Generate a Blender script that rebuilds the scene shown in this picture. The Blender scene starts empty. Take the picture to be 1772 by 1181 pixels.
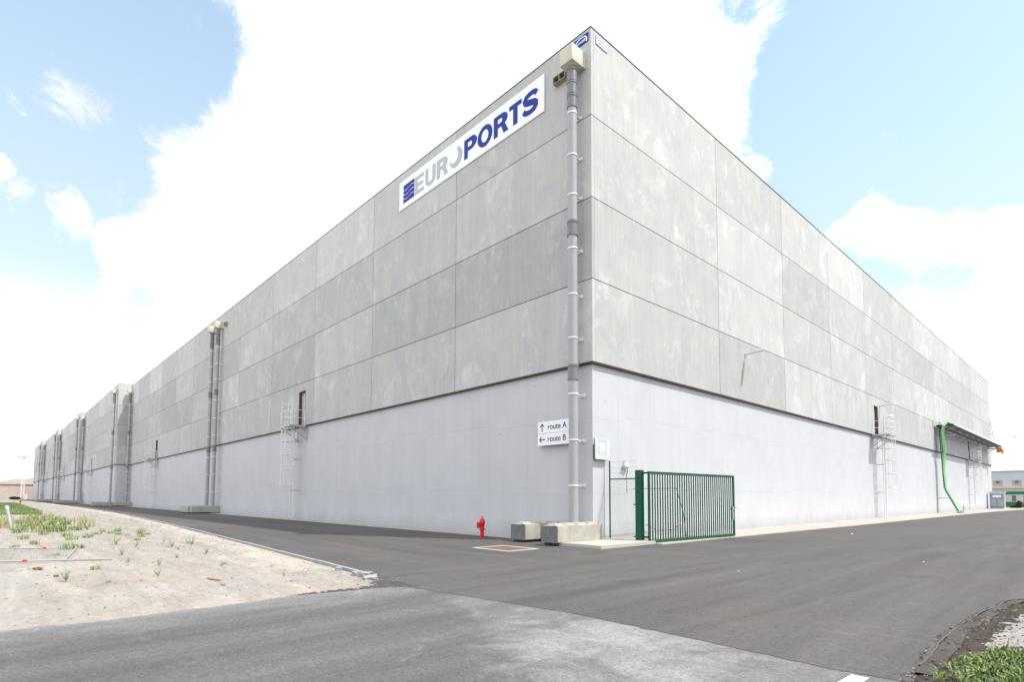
import bpy, bmesh, math, random
from mathutils import Vector, Matrix, noise
rnd = random.Random(11)
R_ = math.radians
scn = bpy.context.scene
# ------------------------------------------------------------------ camera
# frame of the place: origin at the foot of the warehouse corner, left facade along -X, right facade along +Y
cam = bpy.data.cameras.new('camera'); co = bpy.data.objects.new('camera', cam)
scn.collection.objects.link(co); scn.camera = co
PITCH, ROLL, YAW = .0591, .0024, .8211
co.location = (12.5273, -15.4648, 1.6)
co.rotation_euler = (Matrix.Rotation(YAW, 4, 'Z') @ Matrix.Rotation(math.pi/2+PITCH, 4, 'X') @ Matrix.Rotation(ROLL, 4, 'Z')).to_euler()
cam.sensor_width = 36; cam.sensor_fit = 'HORIZONTAL'
cam.lens = 969.03/1772*36
cam.shift_x = -(890.0-886)/1772; cam.shift_y = (802.8-590.5)/1772
cam.clip_start = .05; cam.clip_end = 6000
# ------------------------------------------------------------------ world
SUN = Vector((1.0, .50, 1.7)).normalized()
sun_el = math.asin(SUN.z); sun_az = math.atan2(SUN.x, SUN.y)
w = bpy.data.worlds.new("World"); scn.world = w; w.use_nodes = True
nt = w.node_tree; nt.nodes.clear()
def N(t, **k):
    n = nt.nodes.new(t)
    for a, b in k.items(): setattr(n, a, b)
    return n
def lk(a, b): nt.links.new(a, b)
def mth(op, a, b=None, c=None, clamp=False):
    n = nt.nodes.new('ShaderNodeMath'); n.operation = op; n.use_clamp = clamp
    for i, v in enumerate((a, b, c)):
        if v is None: continue
        if isinstance(v, (int, float)): n.inputs[i].default_value = v
        else: nt.links.new(v, n.inputs[i])
    return n.outputs[0]
out = N('ShaderNodeOutputWorld')
sky = N('ShaderNodeTexSky', sky_type='NISHITA'); sky.sun_disc = False
sky.sun_elevation = sun_el; sky.sun_rotation = sun_az; sky.air_density = 1.0; sky.dust_density = 1.5; sky.ozone_density = 1.0
bg1 = N('ShaderNodeBackground'); bg1.inputs[1].default_value = 0.145; 
tnt = N('ShaderNodeVectorMath', operation='MULTIPLY'); lk(sky.outputs[0], tnt.inputs[0]); tnt.inputs[1].default_value = (.86, 1.10, 1.10)
lk(tnt.outputs[0], bg1.inputs[0])
bgv = N('ShaderNodeBackground'); bgv.inputs[0].default_value = (.46, .505, .52, 1); bgv.inputs[1].default_value = 1.0
bg2 = N('ShaderNodeBackground'); bg2.inputs[0].default_value = (.97, .985, 1.02, 1); 
tc = N('ShaderNodeTexCoord')
def nz(scale, det, vec=None, rough=.6, dist=0):
    n = N('ShaderNodeTexNoise'); n.inputs['Scale'].default_value = scale; n.inputs['Detail'].default_value = det
    n.inputs['Roughness'].default_value = rough; n.inputs['Distortion'].default_value = dist
    lk(vec or tc.outputs['Generated'], n.inputs['Vector']); return n.outputs[0]
cshade = N('ShaderNodeMapRange', interpolation_type='SMOOTHSTEP'); lk(nz(2.1, 5, rough=.55), cshade.inputs[0])
cshade.inputs[1].default_value = .36; cshade.inputs[2].default_value = .56; cshade.inputs[3].default_value = .50; cshade.inputs[4].default_value = .92
lk(cshade.outputs[0], bg2.inputs[1])
sep = N('ShaderNodeSeparateXYZ'); lk(tc.outputs['Generated'], sep.inputs[0])
n_big = nz(3.0, 8, rough=.66, dist=.5); n_fine = nz(9, 9, rough=.74, dist=.8)
# patches of open sky: (direction, angular radius, weight)
HOLES = [((-0.854, 0.005, 0.521), 0.166, 1.2), ((-0.808, 0.116, 0.578), 0.122, 1.2), ((-0.892, 0.053, 0.448), 0.111, 1.35), ((-0.933, 0.014, 0.358), 0.092, 1.4), ((-0.891, 0.109, 0.44), 0.047, 0.8), ((-0.947, 0.045, 0.319), 0.07, 1.2), ((-0.197, 0.804, 0.561), 0.18, 1.2), ((-0.085, 0.891, 0.445), 0.167, 1.2), ((-0.262, 0.848, 0.46), 0.092, 1.3), ((-0.159, 0.901, 0.405), 0.103, 1.1), ((-0.056, 0.844, 0.534), 0.117, 1.2), ((-0.563, 0.511, 0.649), 0.049, 0.42), ((-0.234, 0.915, 0.328), 0.075, 1.1), ((-0.144, 0.94, 0.308), 0.046, 0.8), ((-0.306, 0.699, 0.646), 0.044, 0.6), ((-0.948, 0.136, 0.288), 0.043, 0.5)]  #@HOLES@
PUFFS = [((-0.917, -0.01, 0.399), 0.017, 1.0), ((-0.929, 0.127, 0.347), 0.035, 0.7), ((-0.208, 0.904, 0.375), 0.039, 1.0), ((-0.14, 0.923, 0.359), 0.039, 0.8), ((-0.083, 0.937, 0.338), 0.029, 0.8)]
WISPS = [((-0.866, 0.055, 0.496), 0.037, 0.9), ((-0.882, 0.018, 0.471), 0.029, 0.5), ((-0.925, 0.065, 0.373), 0.038, 0.85), ((-0.912, 0.1, 0.397), 0.04, 0.7), ((-0.924, 0.007, 0.382), 0.029, 0.5), ((-0.774, 0.158, 0.613), 0.027, 0.3), ((-0.175, 0.862, 0.475), 0.04, 0.25)]
fld = None
for d, r, wt in HOLES:
    dv = Vector(d).normalized()
    dp = N('ShaderNodeVectorMath', operation='DISTANCE'); lk(tc.outputs['Generated'], dp.inputs[0]); dp.inputs[1].default_value = dv
    mr = N('ShaderNodeMapRange', interpolation_type='SMOOTHSTEP'); lk(dp.outputs['Value'], mr.inputs[0])
    mr.inputs[1].default_value = r*.25; mr.inputs[2].default_value = r*1.3; mr.inputs[3].default_value = wt; mr.inputs[4].default_value = 0
    fld = mr.outputs[0] if fld is None else mth('MAXIMUM', fld, mr.outputs[0])
for d, r, wt in PUFFS:      # small clouds and wisps inside the open patches
    dp = N('ShaderNodeVectorMath', operation='DISTANCE'); lk(tc.outputs['Generated'], dp.inputs[0]); dp.inputs[1].default_value = Vector(d).normalized()
    mr = N('ShaderNodeMapRange', interpolation_type='SMOOTHSTEP'); lk(dp.outputs['Value'], mr.inputs[0])
    mr.inputs[1].default_value = 0; mr.inputs[2].default_value = r*2.0; mr.inputs[3].default_value = wt*.92; mr.inputs[4].default_value = 0
    fld = mth('SUBTRACT', fld, mr.outputs[0])
fld = mth('SUBTRACT', fld, .06)
nn = mth('ADD', mth('MULTIPLY', mth('SUBTRACT', n_big, .5), 1.25), mth('MULTIPLY', mth('SUBTRACT', n_fine, .5), 1.7))
open_ = mth('ADD', fld, nn)
mr = N('ShaderNodeMapRange', interpolation_type='SMOOTHSTEP'); lk(open_, mr.inputs[0])
mr.inputs[1].default_value = .08; mr.inputs[2].default_value = .60; mr.inputs[3].default_value = 1; mr.inputs[4].default_value = 0
cloud = mr.outputs[0]
wf = None
for d, r, wt in WISPS:      # torn thin wisps
    dp = N('ShaderNodeVectorMath', operation='DISTANCE'); lk(tc.outputs['Generated'], dp.inputs[0]); dp.inputs[1].default_value = Vector(d).normalized()
    mr = N('ShaderNodeMapRange', interpolation_type='SMOOTHSTEP'); lk(dp.outputs['Value'], mr.inputs[0])
    mr.inputs[1].default_value = 0; mr.inputs[2].default_value = r*1.6; mr.inputs[3].default_value = wt; mr.inputs[4].default_value = 0
    wf = mr.outputs[0] if wf is None else mth('MAXIMUM', wf, mr.outputs[0])
wn = nz(16, 8, rough=.78, dist=1.2)
wsum = mth('ADD', wf, mth('MULTIPLY', mth('SUBTRACT', wn, .5), 3.2))
wm_ = N('ShaderNodeMapRange', interpolation_type='SMOOTHSTEP'); lk(wsum, wm_.inputs[0])
wm_.inputs[1].default_value = .35; wm_.inputs[2].default_value = 1.35; wm_.inputs[3].default_value = 0; wm_.inputs[4].default_value = .8
cloud = mth('MAXIMUM', cloud, mth('MULTIPLY', wm_.outputs[0], mth('MINIMUM', mth('MULTIPLY', wf, 3.0), 1.0)))
hz = N('ShaderNodeMapRange'); lk(sep.outputs[2], hz.inputs[0])       # thin veil thickening to the horizon
hz.inputs[1].default_value = .10; hz.inputs[2].default_value = .75; hz.inputs[3].default_value = .90; hz.inputs[4].default_value = .24
hb = N('ShaderNodeMapRange', interpolation_type='SMOOTHSTEP'); lk(sep.outputs[2], hb.inputs[0])
hb.inputs[1].default_value = .15; hb.inputs[2].default_value = .32; hb.inputs[3].default_value = 1; hb.inputs[4].default_value = 0
fac = mth('MAXIMUM', cloud, hb.outputs[0], clamp=True)
mv = N('ShaderNodeMixShader'); lk(hz.outputs[0], mv.inputs[0]); lk(bg1.outputs[0], mv.inputs[1]); lk(bgv.outputs[0], mv.inputs[2])
mx = N('ShaderNodeMixShader'); lk(fac, mx.inputs[0]); lk(mv.outputs[0], mx.inputs[1]); lk(bg2.outputs[0], mx.inputs[2])
lk(mx.outputs[0], out.inputs[0])
# ------------------------------------------------------------------ sun, exposure
sl = bpy.data.lights.new('sun', 'SUN'); sl.energy = 2.35; sl.angle = R_(1.0); sl.color = (1, .965, .90)
so = bpy.data.objects.new('sun', sl); scn.collection.objects.link(so)
so.rotation_euler = SUN.to_track_quat('Z', 'Y').to_euler(); so.location = (60, 20, 80)
scn.view_settings.view_transform = 'Standard'; scn.view_settings.look = 'None'
scn.view_settings.exposure = 1.0; scn.view_settings.gamma = 1
scn.render.engine = 'CYCLES'
# ------------------------------------------------------------------ helpers
COL = scn.collection
class MB:
    def __init__(s): s.v=[]; s.f=[]; s.m=[]; s.t=[]; s.tone=1.0; s.mi=0; s.smooth=[]
    def face(s, idx, sm=False): s.f.append(idx); s.m.append(s.mi); s.t.append(s.tone); s.smooth.append(sm)
    def pts(s, ps):
        b=len(s.v); s.v += [tuple(p) for p in ps]; return b
    def box(s, x0,y0,z0,x1,y1,z1, M=None):
        x0,x1=min(x0,x1),max(x0,x1); y0,y1=min(y0,y1),max(y0,y1); z0,z1=min(z0,z1),max(z0,z1)
        P=[(x0,y0,z0),(x1,y0,z0),(x1,y1,z0),(x0,y1,z0),(x0,y0,z1),(x1,y0,z1),(x1,y1,z1),(x0,y1,z1)]
        if M is not None: P=[M@Vector(p) for p in P]
        b=s.pts(P)
        for f in ((0,3,2,1),(4,5,6,7),(0,1,5,4),(1,2,6,5),(2,3,7,6),(3,0,4,7)): s.face([b+i for i in f])
        return s
    def bbox(s, x0,y0,z0,x1,y1,z1, c=.02, M=None):   # chamfered box
        x0,x1=min(x0,x1),max(x0,x1); y0,y1=min(y0,y1),max(y0,y1); z0,z1=min(z0,z1),max(z0,z1)
        bm=bmesh.new(); bmesh.ops.create_cube(bm,size=1)
        for v in bm.verts: v.co=Vector((x0+(v.co.x+.5)*(x1-x0),y0+(v.co.y+.5)*(y1-y0),z0+(v.co.z+.5)*(z1-z0)))
        bmesh.ops.bevel(bm,geom=list(bm.edges),offset=c,segments=2,affect='EDGES',profile=.6)
        s.addbm(bm,M); return s
    def addbm(s,bm,M=None,sm=False):
        bm.verts.ensure_lookup_table(); bm.verts.index_update()
        b=s.pts([(M@v.co if M is not None else v.co) for v in bm.verts])
        for f in bm.faces: s.face([b+v.index for v in f.verts],sm)
        bm.free()
    def prism(s, poly, fn):   # poly 2D, fn(u,v,k) -> 3D with k 0 front / 1 back
        n=len(poly); a=s.pts([fn(u,v,0) for u,v in poly]); b=s.pts([fn(u,v,1) for u,v in poly])
        s.face(list(range(a,a+n))); s.face(list(range(b+n-1,b-1,-1)))
        for i in range(n):
            j=(i+1)%n; s.face([a+i,b+i,b+j,a+j])
        return s
    def tube(s, pts, r, n=8, cap=True, rs=None):
        pts=[Vector(p) for p in pts]; rings=[]
        up=None
        for i,p in enumerate(pts):
            if i==0: d=pts[1]-p
            elif i==len(pts)-1: d=p-pts[i-1]
            else: d=(pts[i+1]-p).normalized()+(p-pts[i-1]).normalized()
            d.normalize()
            if up is None:
                up = Vector((0,0,1)) if abs(d.z)<.9 else Vector((1,0,0))
            a=d.cross(up).normalized(); up=a.cross(d).normalized(); bb=up
            rr=rs[i] if rs else r
            rings.append(s.pts([p+(a*math.cos(t)+bb*math.sin(t))*rr for t in [2*math.pi*k/n for k in range(n)]]))
        for q in range(len(rings)-1):
            for k in range(n):
                j=(k+1)%n; s.face([rings[q]+k,rings[q]+j,rings[q+1]+j,rings[q+1]+k],n>5)
        if cap:
            s.face([rings[0]+k for k in range(n-1,-1,-1)]); s.face([rings[-1]+k for k in range(n)])
        return s
    def lathe(s, prof, c=(0,0,0), n=20, axis='Z'):   # prof [(r,h)]
        rings=[]
        for r,h in prof:
            P=[]
            for k in range(n):
                t=2*math.pi*k/n; a,b=r*math.cos(t),r*math.sin(t)
                q={'Z':(a,b,h),'X':(h,a,b),'Y':(a,h,b)}[axis]
                P.append((c[0]+q[0],c[1]+q[1],c[2]+q[2]))
            rings.append(s.pts(P))
        for q in range(len(rings)-1):
            for k in range(n):
                j=(k+1)%n; s.face([rings[q]+k,rings[q]+j,rings[q+1]+j,rings[q+1]+k],True)
        s.face([rings[0]+k for k in range(n-1,-1,-1)]); s.face([rings[-1]+k for k in range(n)])
        return s
    def build(s, name, mat, parent=None, tone=False, flat=False):
        me=bpy.data.meshes.new(name); me.from_pydata(s.v,[],s.f)
        mats=mat if isinstance(mat,(list,tuple)) else [mat]
        for m in mats: me.materials.append(m)
        me.polygons.foreach_set('material_index', s.m)
        me.polygons.foreach_set('use_smooth', [bool(x) and not flat for x in s.smooth])
        if tone:
            at=me.attributes.new('tone','FLOAT','FACE'); at.data.foreach_set('value', s.t)
        me.update()
        bm=bmesh.new(); bm.from_mesh(me); bmesh.ops.recalc_face_normals(bm,faces=bm.faces); bm.to_mesh(me); bm.free()
        if any(s.smooth) and not flat:
            try: me.set_sharp_from_angle(angle=R_(38))
            except Exception: pass
        o=bpy.data.objects.new(name,me); COL.objects.link(o)
        if parent is not None: o.parent=parent
        return o
def tag(o,label=None,cat=None,group=None,kind=None):
    if label: o['label']=label
    if cat: o['category']=cat
    if group: o['group']=group
    if kind: o['kind']=kind
    return o
def empty(name,loc=(0,0,0),rz=0,**k):
    o=bpy.data.objects.new(name,None); COL.objects.link(o); o.location=loc; o.rotation_euler=(0,0,rz); o.empty_display_size=.3
    tag(o,**k); return o
def kids(o): return [c for c in bpy.data.objects if c.parent==o]
def copy_tree(o,parent=None):
    c=o.copy(); COL.objects.link(c); c.parent=parent
    for ch in kids(o): copy_tree(ch,c)
    return c
# ------------------------------------------------------------------ materials
def M_(name, base, rough=.8, metal=0, var=.12, scale=3.0, stretch=(1,1,1), streak=0, spk=0, spk_scale=60, tint=None, bump=.15, bscale=40, tone=False, spec=.3, extra=None):
    m=bpy.data.materials.new(name); m.use_nodes=True; t=m.node_tree; t.nodes.clear()
    def n(ty,**k):
        x=t.nodes.new(ty)
        for a,b in k.items(): setattr(x,a,b)
        return x
    L=t.links.new
    def ma(op,a,b=None,c=None,clamp=False):
        x=n('ShaderNodeMath',operation=op,use_clamp=clamp)
        for i,v in enumerate((a,b,c)):
            if v is None: continue
            if isinstance(v,(int,float)): x.inputs[i].default_value=v
            else: L(v,x.inputs[i])
        return x.outputs[0]
    o=n('ShaderNodeOutputMaterial'); p=n('ShaderNodeBsdfPrincipled'); L(p.outputs[0],o.inputs[0])
    p.inputs['Roughness'].default_value=rough; p.inputs['Metallic'].default_value=metal; p.inputs['Specular IOR Level'].default_value=spec
    tc=n('ShaderNodeTexCoord')
    def noi(sc,det=4,st=(1,1,1),rough_=.6,dist=0,off=0):
        mp=n('ShaderNodeMapping'); mp.inputs['Scale'].default_value=st; mp.inputs['Location'].default_value=(off,off*1.3,off*.7); L(tc.outputs['Object'],mp.inputs[0])
        x=n('ShaderNodeTexNoise'); x.inputs['Scale'].default_value=sc; x.inputs['Detail'].default_value=det
        x.inputs['Roughness'].default_value=rough_; x.inputs['Distortion'].default_value=dist; L(mp.outputs[0],x.inputs['Vector']); return x.outputs[0]
    a=noi(scale,6,stretch)
    val=ma('ADD',1,ma('MULTIPLY',ma('SUBTRACT',a,.5),var*4))
    b2=noi(scale*.22,3,stretch,off=7); val=ma('MULTIPLY',val,ma('ADD',1,ma('MULTIPLY',ma('SUBTRACT',b2,.5),var*2.5)))
    if streak:
        s_=noi(1,5,(4.5,4.5,.22),.7,off=3); val=ma('MULTIPLY',val,ma('ADD',1,ma('MULTIPLY',ma('SUBTRACT',s_,.5),streak*4)))
    if spk:
        s2=noi(spk_scale,2,off=11); val=ma('MULTIPLY',val,ma('ADD',1,ma('MULTIPLY',ma('SUBTRACT',s2,.5),spk*4)))
    if tone:
        at=n('ShaderNodeAttribute'); at.attribute_name='tone'; val=ma('MULTIPLY',val,at.outputs['Fac'])
    if extra: val=extra(t,n,L,ma,noi,tc,val)
    rgb=n('ShaderNodeRGB'); rgb.outputs[0].default_value=(*base,1); colr=rgb.outputs[0]
    if tint:
        mx=n('ShaderNodeMix',data_type='RGBA'); tn=noi(scale*.6,5,stretch,off=21)
        rp=n('ShaderNodeMapRange'); L(tn,rp.inputs[0]); rp.inputs[1].default_value=.4; rp.inputs[2].default_value=.66
        L(rp.outputs[0],mx.inputs[0]); mx.inputs[7].default_value=(*tint,1); L(colr,mx.inputs[6]); colr=mx.outputs[2]
    vm=n('ShaderNodeVectorMath',operation='SCALE'); L(colr,vm.inputs[0]); L(val,vm.inputs['Scale'])
    L(vm.outputs[0],p.inputs['Base Color'])
    if bump:
        bn=noi(bscale,4,off=5); bp=n('ShaderNodeBump'); bp.inputs['Strength'].default_value=bump; bp.inputs['Distance'].default_value=.02
        L(bn,bp.inputs['Height']); L(bp.outputs[0],p.inputs['Normal'])
    return m
def efflo(t,n,L,ma,noi,tc,val):    # pale bloom patches and dark runs on raw concrete
    x=noi(.55,7,(1,1,.75),.72,.6,off=31)
    r=n('ShaderNodeMapRange'); L(x,r.inputs[0]); r.inputs[1].default_value=.53; r.inputs[2].default_value=.68; r.inputs[3].default_value=.95; r.inputs[4].default_value=1.17
    y=noi(2.6,6,(1,1,.6),.7,.4,off=41)
    r2=n('ShaderNodeMapRange'); L(y,r2.inputs[0]); r2.inputs[1].default_value=.58; r2.inputs[2].default_value=.66; r2.inputs[3].default_value=1; r2.inputs[4].default_value=1.15
    g=noi(9,4,(1,1,.045),.7,off=51); h=noi(1.3,4,(1,1,.12),.6,off=57); val=ma('MULTIPLY',val,ma('ADD',.91,ma('MULTIPLY',h,.18)))
    v=ma('MULTIPLY',ma('MULTIPLY',val,r.outputs[0]),r2.outputs[0])
    return ma('MULTIPLY',v,ma('ADD',.87,ma('MULTIPLY',g,.26)))
def formwork(t,n,L,ma,noi,tc,val): # faint shutter lines on the painted base
    sp=n('ShaderNodeSeparateXYZ'); L(tc.outputs['Object'],sp.inputs[0])
    al=ma('ADD',sp.outputs[0],sp.outputs[1])
    def line(c,per,wd,amt,off=0):
        f=ma('FRACT',ma('DIVIDE',ma('ADD',c,500*per+off),per)); q=ma('LESS_THAN',f,wd/per)
        return ma('SUBTRACT',1,ma('MULTIPLY',q,amt))
    v=ma('MULTIPLY',val,line(al,2.42,.026,.10,.9))
    seg=noi(.25,1,(1,1,0.01),off=4)
    zz=ma('ADD',sp.outputs[2],ma('MULTIPLY',ma('ROUND',ma('MULTIPLY',seg,6)),.18))
    v=ma('MULTIPLY',v,line(zz,2.75,.026,.13,.35))
    h=n('ShaderNodeTexVoronoi',feature='F1'); h.inputs['Scale'].default_value=.8; h.inputs['Randomness'].default_value=1
    L(tc.outputs['Object'],h.inputs['Vector'])
    dn=noi(1.6,6,(1,1,.5),.7,off=201); dd=n('ShaderNodeMapRange'); L(ma('ADD',sp.outputs[2],ma('MULTIPLY',dn,-.9)),dd.inputs[0]); dd.inputs[1].default_value=-.42; dd.inputs[2].default_value=.25; dd.inputs[3].default_value=.80; dd.inputs[4].default_value=1
    v=ma('MULTIPLY',v,dd.outputs[0])
    pt=ma('LESS_THAN',h.outputs['Distance'],.035); v=ma('MULTIPLY',v,ma('SUBTRACT',1,ma('MULTIPLY',pt,.25)))
    return v
def wheelwear(t,n,L,ma,noi,tc,val):  # polished wheel tracks, dust drifts and scuffs
    a=noi(1,5,(.10,1.3,1),.65,.5,off=61); b=noi(1,5,(1.3,.10,1),.65,.5,off=71)
    sp=n('ShaderNodeSeparateXYZ'); L(tc.outputs['Object'],sp.inputs[0])
    r=n('ShaderNodeMapRange'); L(ma('ADD',sp.outputs[0],ma('MULTIPLY',sp.outputs[1],-.35)),r.inputs[0]); r.inputs[1].default_value=0; r.inputs[2].default_value=6
    mx=n('ShaderNodeMix',data_type='FLOAT'); L(r.outputs[0],mx.inputs[0]); L(a,mx.inputs[2]); L(b,mx.inputs[3])
    v=ma('MULTIPLY',val,ma('ADD',1,ma('MULTIPLY',ma('SUBTRACT',mx.outputs[0],.5),1.25)))
    gr=noi(30,4,(1,1,1),.95,off=171); v=ma('MULTIPLY',v,ma('ADD',.45,ma('MULTIPLY',gr,1.1))); vo=n('ShaderNodeTexVoronoi'); vo.inputs['Scale'].default_value=38; L(tc.outputs['Object'],vo.inputs['Vector']); sc=n('ShaderNodeSeparateColor'); L(vo.outputs['Color'],sc.inputs[0]); v=ma('MULTIPLY',v,ma('ADD',.84,ma('MULTIPLY',sc.outputs[0],.32)))
    du=noi(.55,6,(1,1.6,1),.72,1.0,off=181); dq=n('ShaderNodeMapRange'); L(du,dq.inputs[0]); dq.inputs[1].default_value=.58; dq.inputs[2].default_value=.74; dq.inputs[3].default_value=1; dq.inputs[4].default_value=1.28; v=ma('MULTIPLY',v,dq.outputs[0])
    ol=noi(.8,5,(1,1,1),.6,off=191); oq=n('ShaderNodeMapRange'); L(ol,oq.inputs[0]); oq.inputs[1].default_value=.22; oq.inputs[2].default_value=.36; oq.inputs[3].default_value=.72; oq.inputs[4].default_value=1; v=ma('MULTIPLY',v,oq.outputs[0])
    c=noi(120,1,off=81); q=ma('GREATER_THAN',c,.70)
    v=ma('ADD',v,ma('MULTIPLY',q,.7)); 
    d=noi(90,1,off=91); q2=ma('LESS_THAN',d,.31); return ma('MULTIPLY',v,ma('SUBTRACT',1,ma('MULTIPLY',q2,.3)))
def oldwear(t,n,L,ma,noi,tc,val):
    v=wheelwear(t,n,L,ma,noi,tc,val)
    x=noi(1.1,7,(1,.9,1),.75,.8,off=101); vm=n('ShaderNodeVectorMath',operation='DISTANCE'); L(tc.outputs['Object'],vm.inputs[0]); vm.inputs[1].default_value=(8.6,-10.3,0)
    r=n('ShaderNodeMapRange'); L(vm.outputs['Value'],r.inputs[0]); r.inputs[1].default_value=2.4; r.inputs[2].default_value=.2; r.inputs[3].default_value=0; r.inputs[4].default_value=.26
    q=n('ShaderNodeMapRange'); L(ma('ADD',x,r.outputs[0]),q.inputs[0]); q.inputs[1].default_value=.58; q.inputs[2].default_value=.80; q.inputs[3].default_value=1; q.inputs[4].default_value=1.8
    lx=n('ShaderNodeSeparateXYZ'); L(tc.outputs['Object'],lx.inputs[0]); ln=noi(1.3,6,(1,1,1),.7,off=211)
    ld=ma('ADD',ma('ADD',ma('MULTIPLY',ma('SUBTRACT',lx.outputs[0],5.0),.425),ma('MULTIPLY',ma('ADD',lx.outputs[1],10.0),.906)),ma('MULTIPLY',ma('SUBTRACT',ln,.5),1.1))
    lr=n('ShaderNodeMapRange'); L(ld,lr.inputs[0]); lr.inputs[1].default_value=-.12; lr.inputs[2].default_value=.22; lr.inputs[3].default_value=1; lr.inputs[4].default_value=1.38; v=ma('MULTIPLY',v,lr.outputs[0])
    dl=n('ShaderNodeSeparateXYZ'); L(tc.outputs['Object'],dl.inputs[0]); dn=noi(2.2,6,(1,.4,1),.7,off=131)
    dr=n('ShaderNodeMapRange'); L(ma('ADD',dl.outputs[0],ma('MULTIPLY',ma('SUBTRACT',dn,.5),-2.2)),dr.inputs[0]); dr.inputs[1].default_value=3.5; dr.inputs[2].default_value=4.7; dr.inputs[3].default_value=1.75; dr.inputs[4].default_value=1
    return ma('MULTIPLY',ma('MULTIPLY',v,q.outputs[0]),dr.outputs[0])
def sandy(t,n,L,ma,noi,tc,val):
    a=noi(1,6,(.35,2.4,1),.7,.5,off=141); b=noi(7,6,(1,1,1),.75,off=151); c=noi(55,2,off=161)
    v=ma('MULTIPLY',val,ma('ADD',.50,ma('MULTIPLY',a,1.0))); v=ma('MULTIPLY',v,ma('ADD',.62,ma('MULTIPLY',b,.76)))
    return ma('MULTIPLY',v,ma('SUBTRACT',1,ma('MULTIPLY',ma('LESS_THAN',c,.30),.3)))
mat={}
mat['panel']=M_('raw_concrete_panels',(.486,.496,.484),.9,var=.035,scale=1.4,streak=.04,spk=.035,spk_scale=28,tint=(.445,.465,.480),bump=.25,bscale=25,tone=True,extra=efflo)
mat['seal']=M_('joint_sealant',(.105,.085,.07),.9,var=.1)
mat['base']=M_('painted_base_wall',(.500,.512,.545),.85,var=.05,scale=.7,streak=.035,spk=.02,spk_scale=30,bump=.12,bscale=30,extra=formwork)
mat['core']=M_('core_wall',(.3,.3,.3),.9)
mat['roof']=M_('roof_membrane',(.35,.35,.35),.9)
mat['coping']=M_('dark_coping_metal',(.10,.085,.08),.5,.3,var=.05)
mat['flash']=M_('brown_drip_flashing',(.055,.042,.036),.6,.2,var=.1)
mat['pipe']=M_('grey_plastic_pipe',(.33,.345,.36),.38,0,var=.05,scale=2,streak=.03,bump=.02,spec=.5)
mat['pipe_dark']=M_('dark_grey_coupling',(.17,.18,.195),.4,0,var=.05,bump=.02,spec=.5)
mat['galv']=M_('galvanised_steel',(.74,.75,.76),.5,.2,var=.1,scale=8,bump=.03)
mat['galv_dull']=M_('dull_galvanised_steel',(.42,.42,.43),.55,.4,var=.12,scale=8,bump=.03)
mat['cream']=M_('cream_coated_metal',(.56,.54,.45),.5,0,var=.04,bump=.02)
mat['cream_dark']=M_('weathered_cream_metal',(.30,.28,.20),.6,0,var=.08,bump=.02)
mat['white']=M_('white_sign_face',(.80,.83,.87),.35,0,var=.015,bump=0,spec=.5)
mat['whitepaint']=M_('white_enamel_paint',(.80,.80,.80),.4,0,var=.03,bump=0)
mat['blue']=M_('blue_vinyl',(.004,.028,.27),.6,0,var=.04,bump=0)
mat['grey']=M_('grey_vinyl',(.40,.45,.48),.4,0,var=.04,bump=0)
mat['black']=M_('black_vinyl',(.025,.025,.03),.5,0,var=.03,bump=0)
mat['mint']=M_('faded_mint_print',(.44,.545,.54),.6,0,var=.18,scale=14,bump=0)
mat['palesign']=M_('weathered_pale_sign',(.56,.57,.58),.6,0,var=.12,scale=9,bump=0)
mat['fadedblue']=M_('faded_blue_print',(.50,.60,.86),.6,0,var=.1,bump=0)
mat['palebluetext']=M_('pale_blue_print',(.38,.48,.78),.5,0,var=.9,scale=26,bump=0)
mat['green']=M_('green_powder_coat',(.004,.075,.045),.4,0,var=.04,bump=0,spec=.25)
mat['lightgreen']=M_('light_green_cable_sheath',(.27,.60,.30),.45,0,var=.14,scale=6,bump=.02)
mat['darkgreen']=M_('dark_green_cable',(.025,.055,.012),.6,0,var=.3,scale=5,bump=.05)
mat['block']=M_('cast_concrete_block',(.43,.415,.365),.95,var=.12,scale=3,streak=.06,spk=.07,spk_scale=45,tint=(.36,.345,.305),bump=.5,bscale=35)
mat['blockdark']=M_('dark_end_concrete',(.17,.175,.185),.95,var=.2,scale=3.5,streak=.08,spk=.08,bump=.5,bscale=35)
mat['slab']=M_('pale_concrete_slab',(.42,.40,.35),.95,var=.07,scale=2.2,spk=.06,bump=.4,bscale=40)
mat['strip']=M_('pale_wall_foot_strip',(.42,.395,.36),.95,var=.10,scale=1.6,spk=.07,tint=(.37,.33,.30),bump=.5,bscale=30)
mat['kerb']=M_('grey_concrete_kerb',(.30,.31,.315),.95,var=.1,scale=2,spk=.06,bump=.4)
mat['asphalt']=M_('new_asphalt',(.082,.080,.083),.86,var=.05,scale=.35,spk=.16,spk_scale=70,tint=(.093,.084,.080),bump=.55,bscale=110,extra=wheelwear,spec=.35)
mat['asphalt_old']=M_('old_pale_asphalt',(.106,.105,.106),.9,var=.06,scale=.5,spk=.2,spk_scale=80,bump=.6,bscale=120,extra=oldwear,spec=.3)
mat['sand']=M_('pale_sand',(.300,.268,.236),.98,var=.10,scale=.9,spk=.06,spk_scale=40,tint=(.30,.285,.275),bump=.9,bscale=26,tone=True,extra=sandy)
mat['earth']=M_('ground_earth',(.34,.31,.25),.98,var=.12,scale=.05,spk=.05,bump=.3)
mat['soil_and_gap_shade']=M_('dark_soil_and_gap_shade',(.055,.043,.036),.98,var=.3,scale=9,spk=.25,spk_scale=60,bump=1,bscale=45)
mat['gravel']=M_('pale_gravel',(.30,.28,.27),.95,var=.25,scale=16,spk=.2,bump=1,bscale=60)
mat['stone']=M_('pale_stones',(.345,.315,.28),.95,var=.2,scale=12,tone=True,bump=.3)
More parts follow.
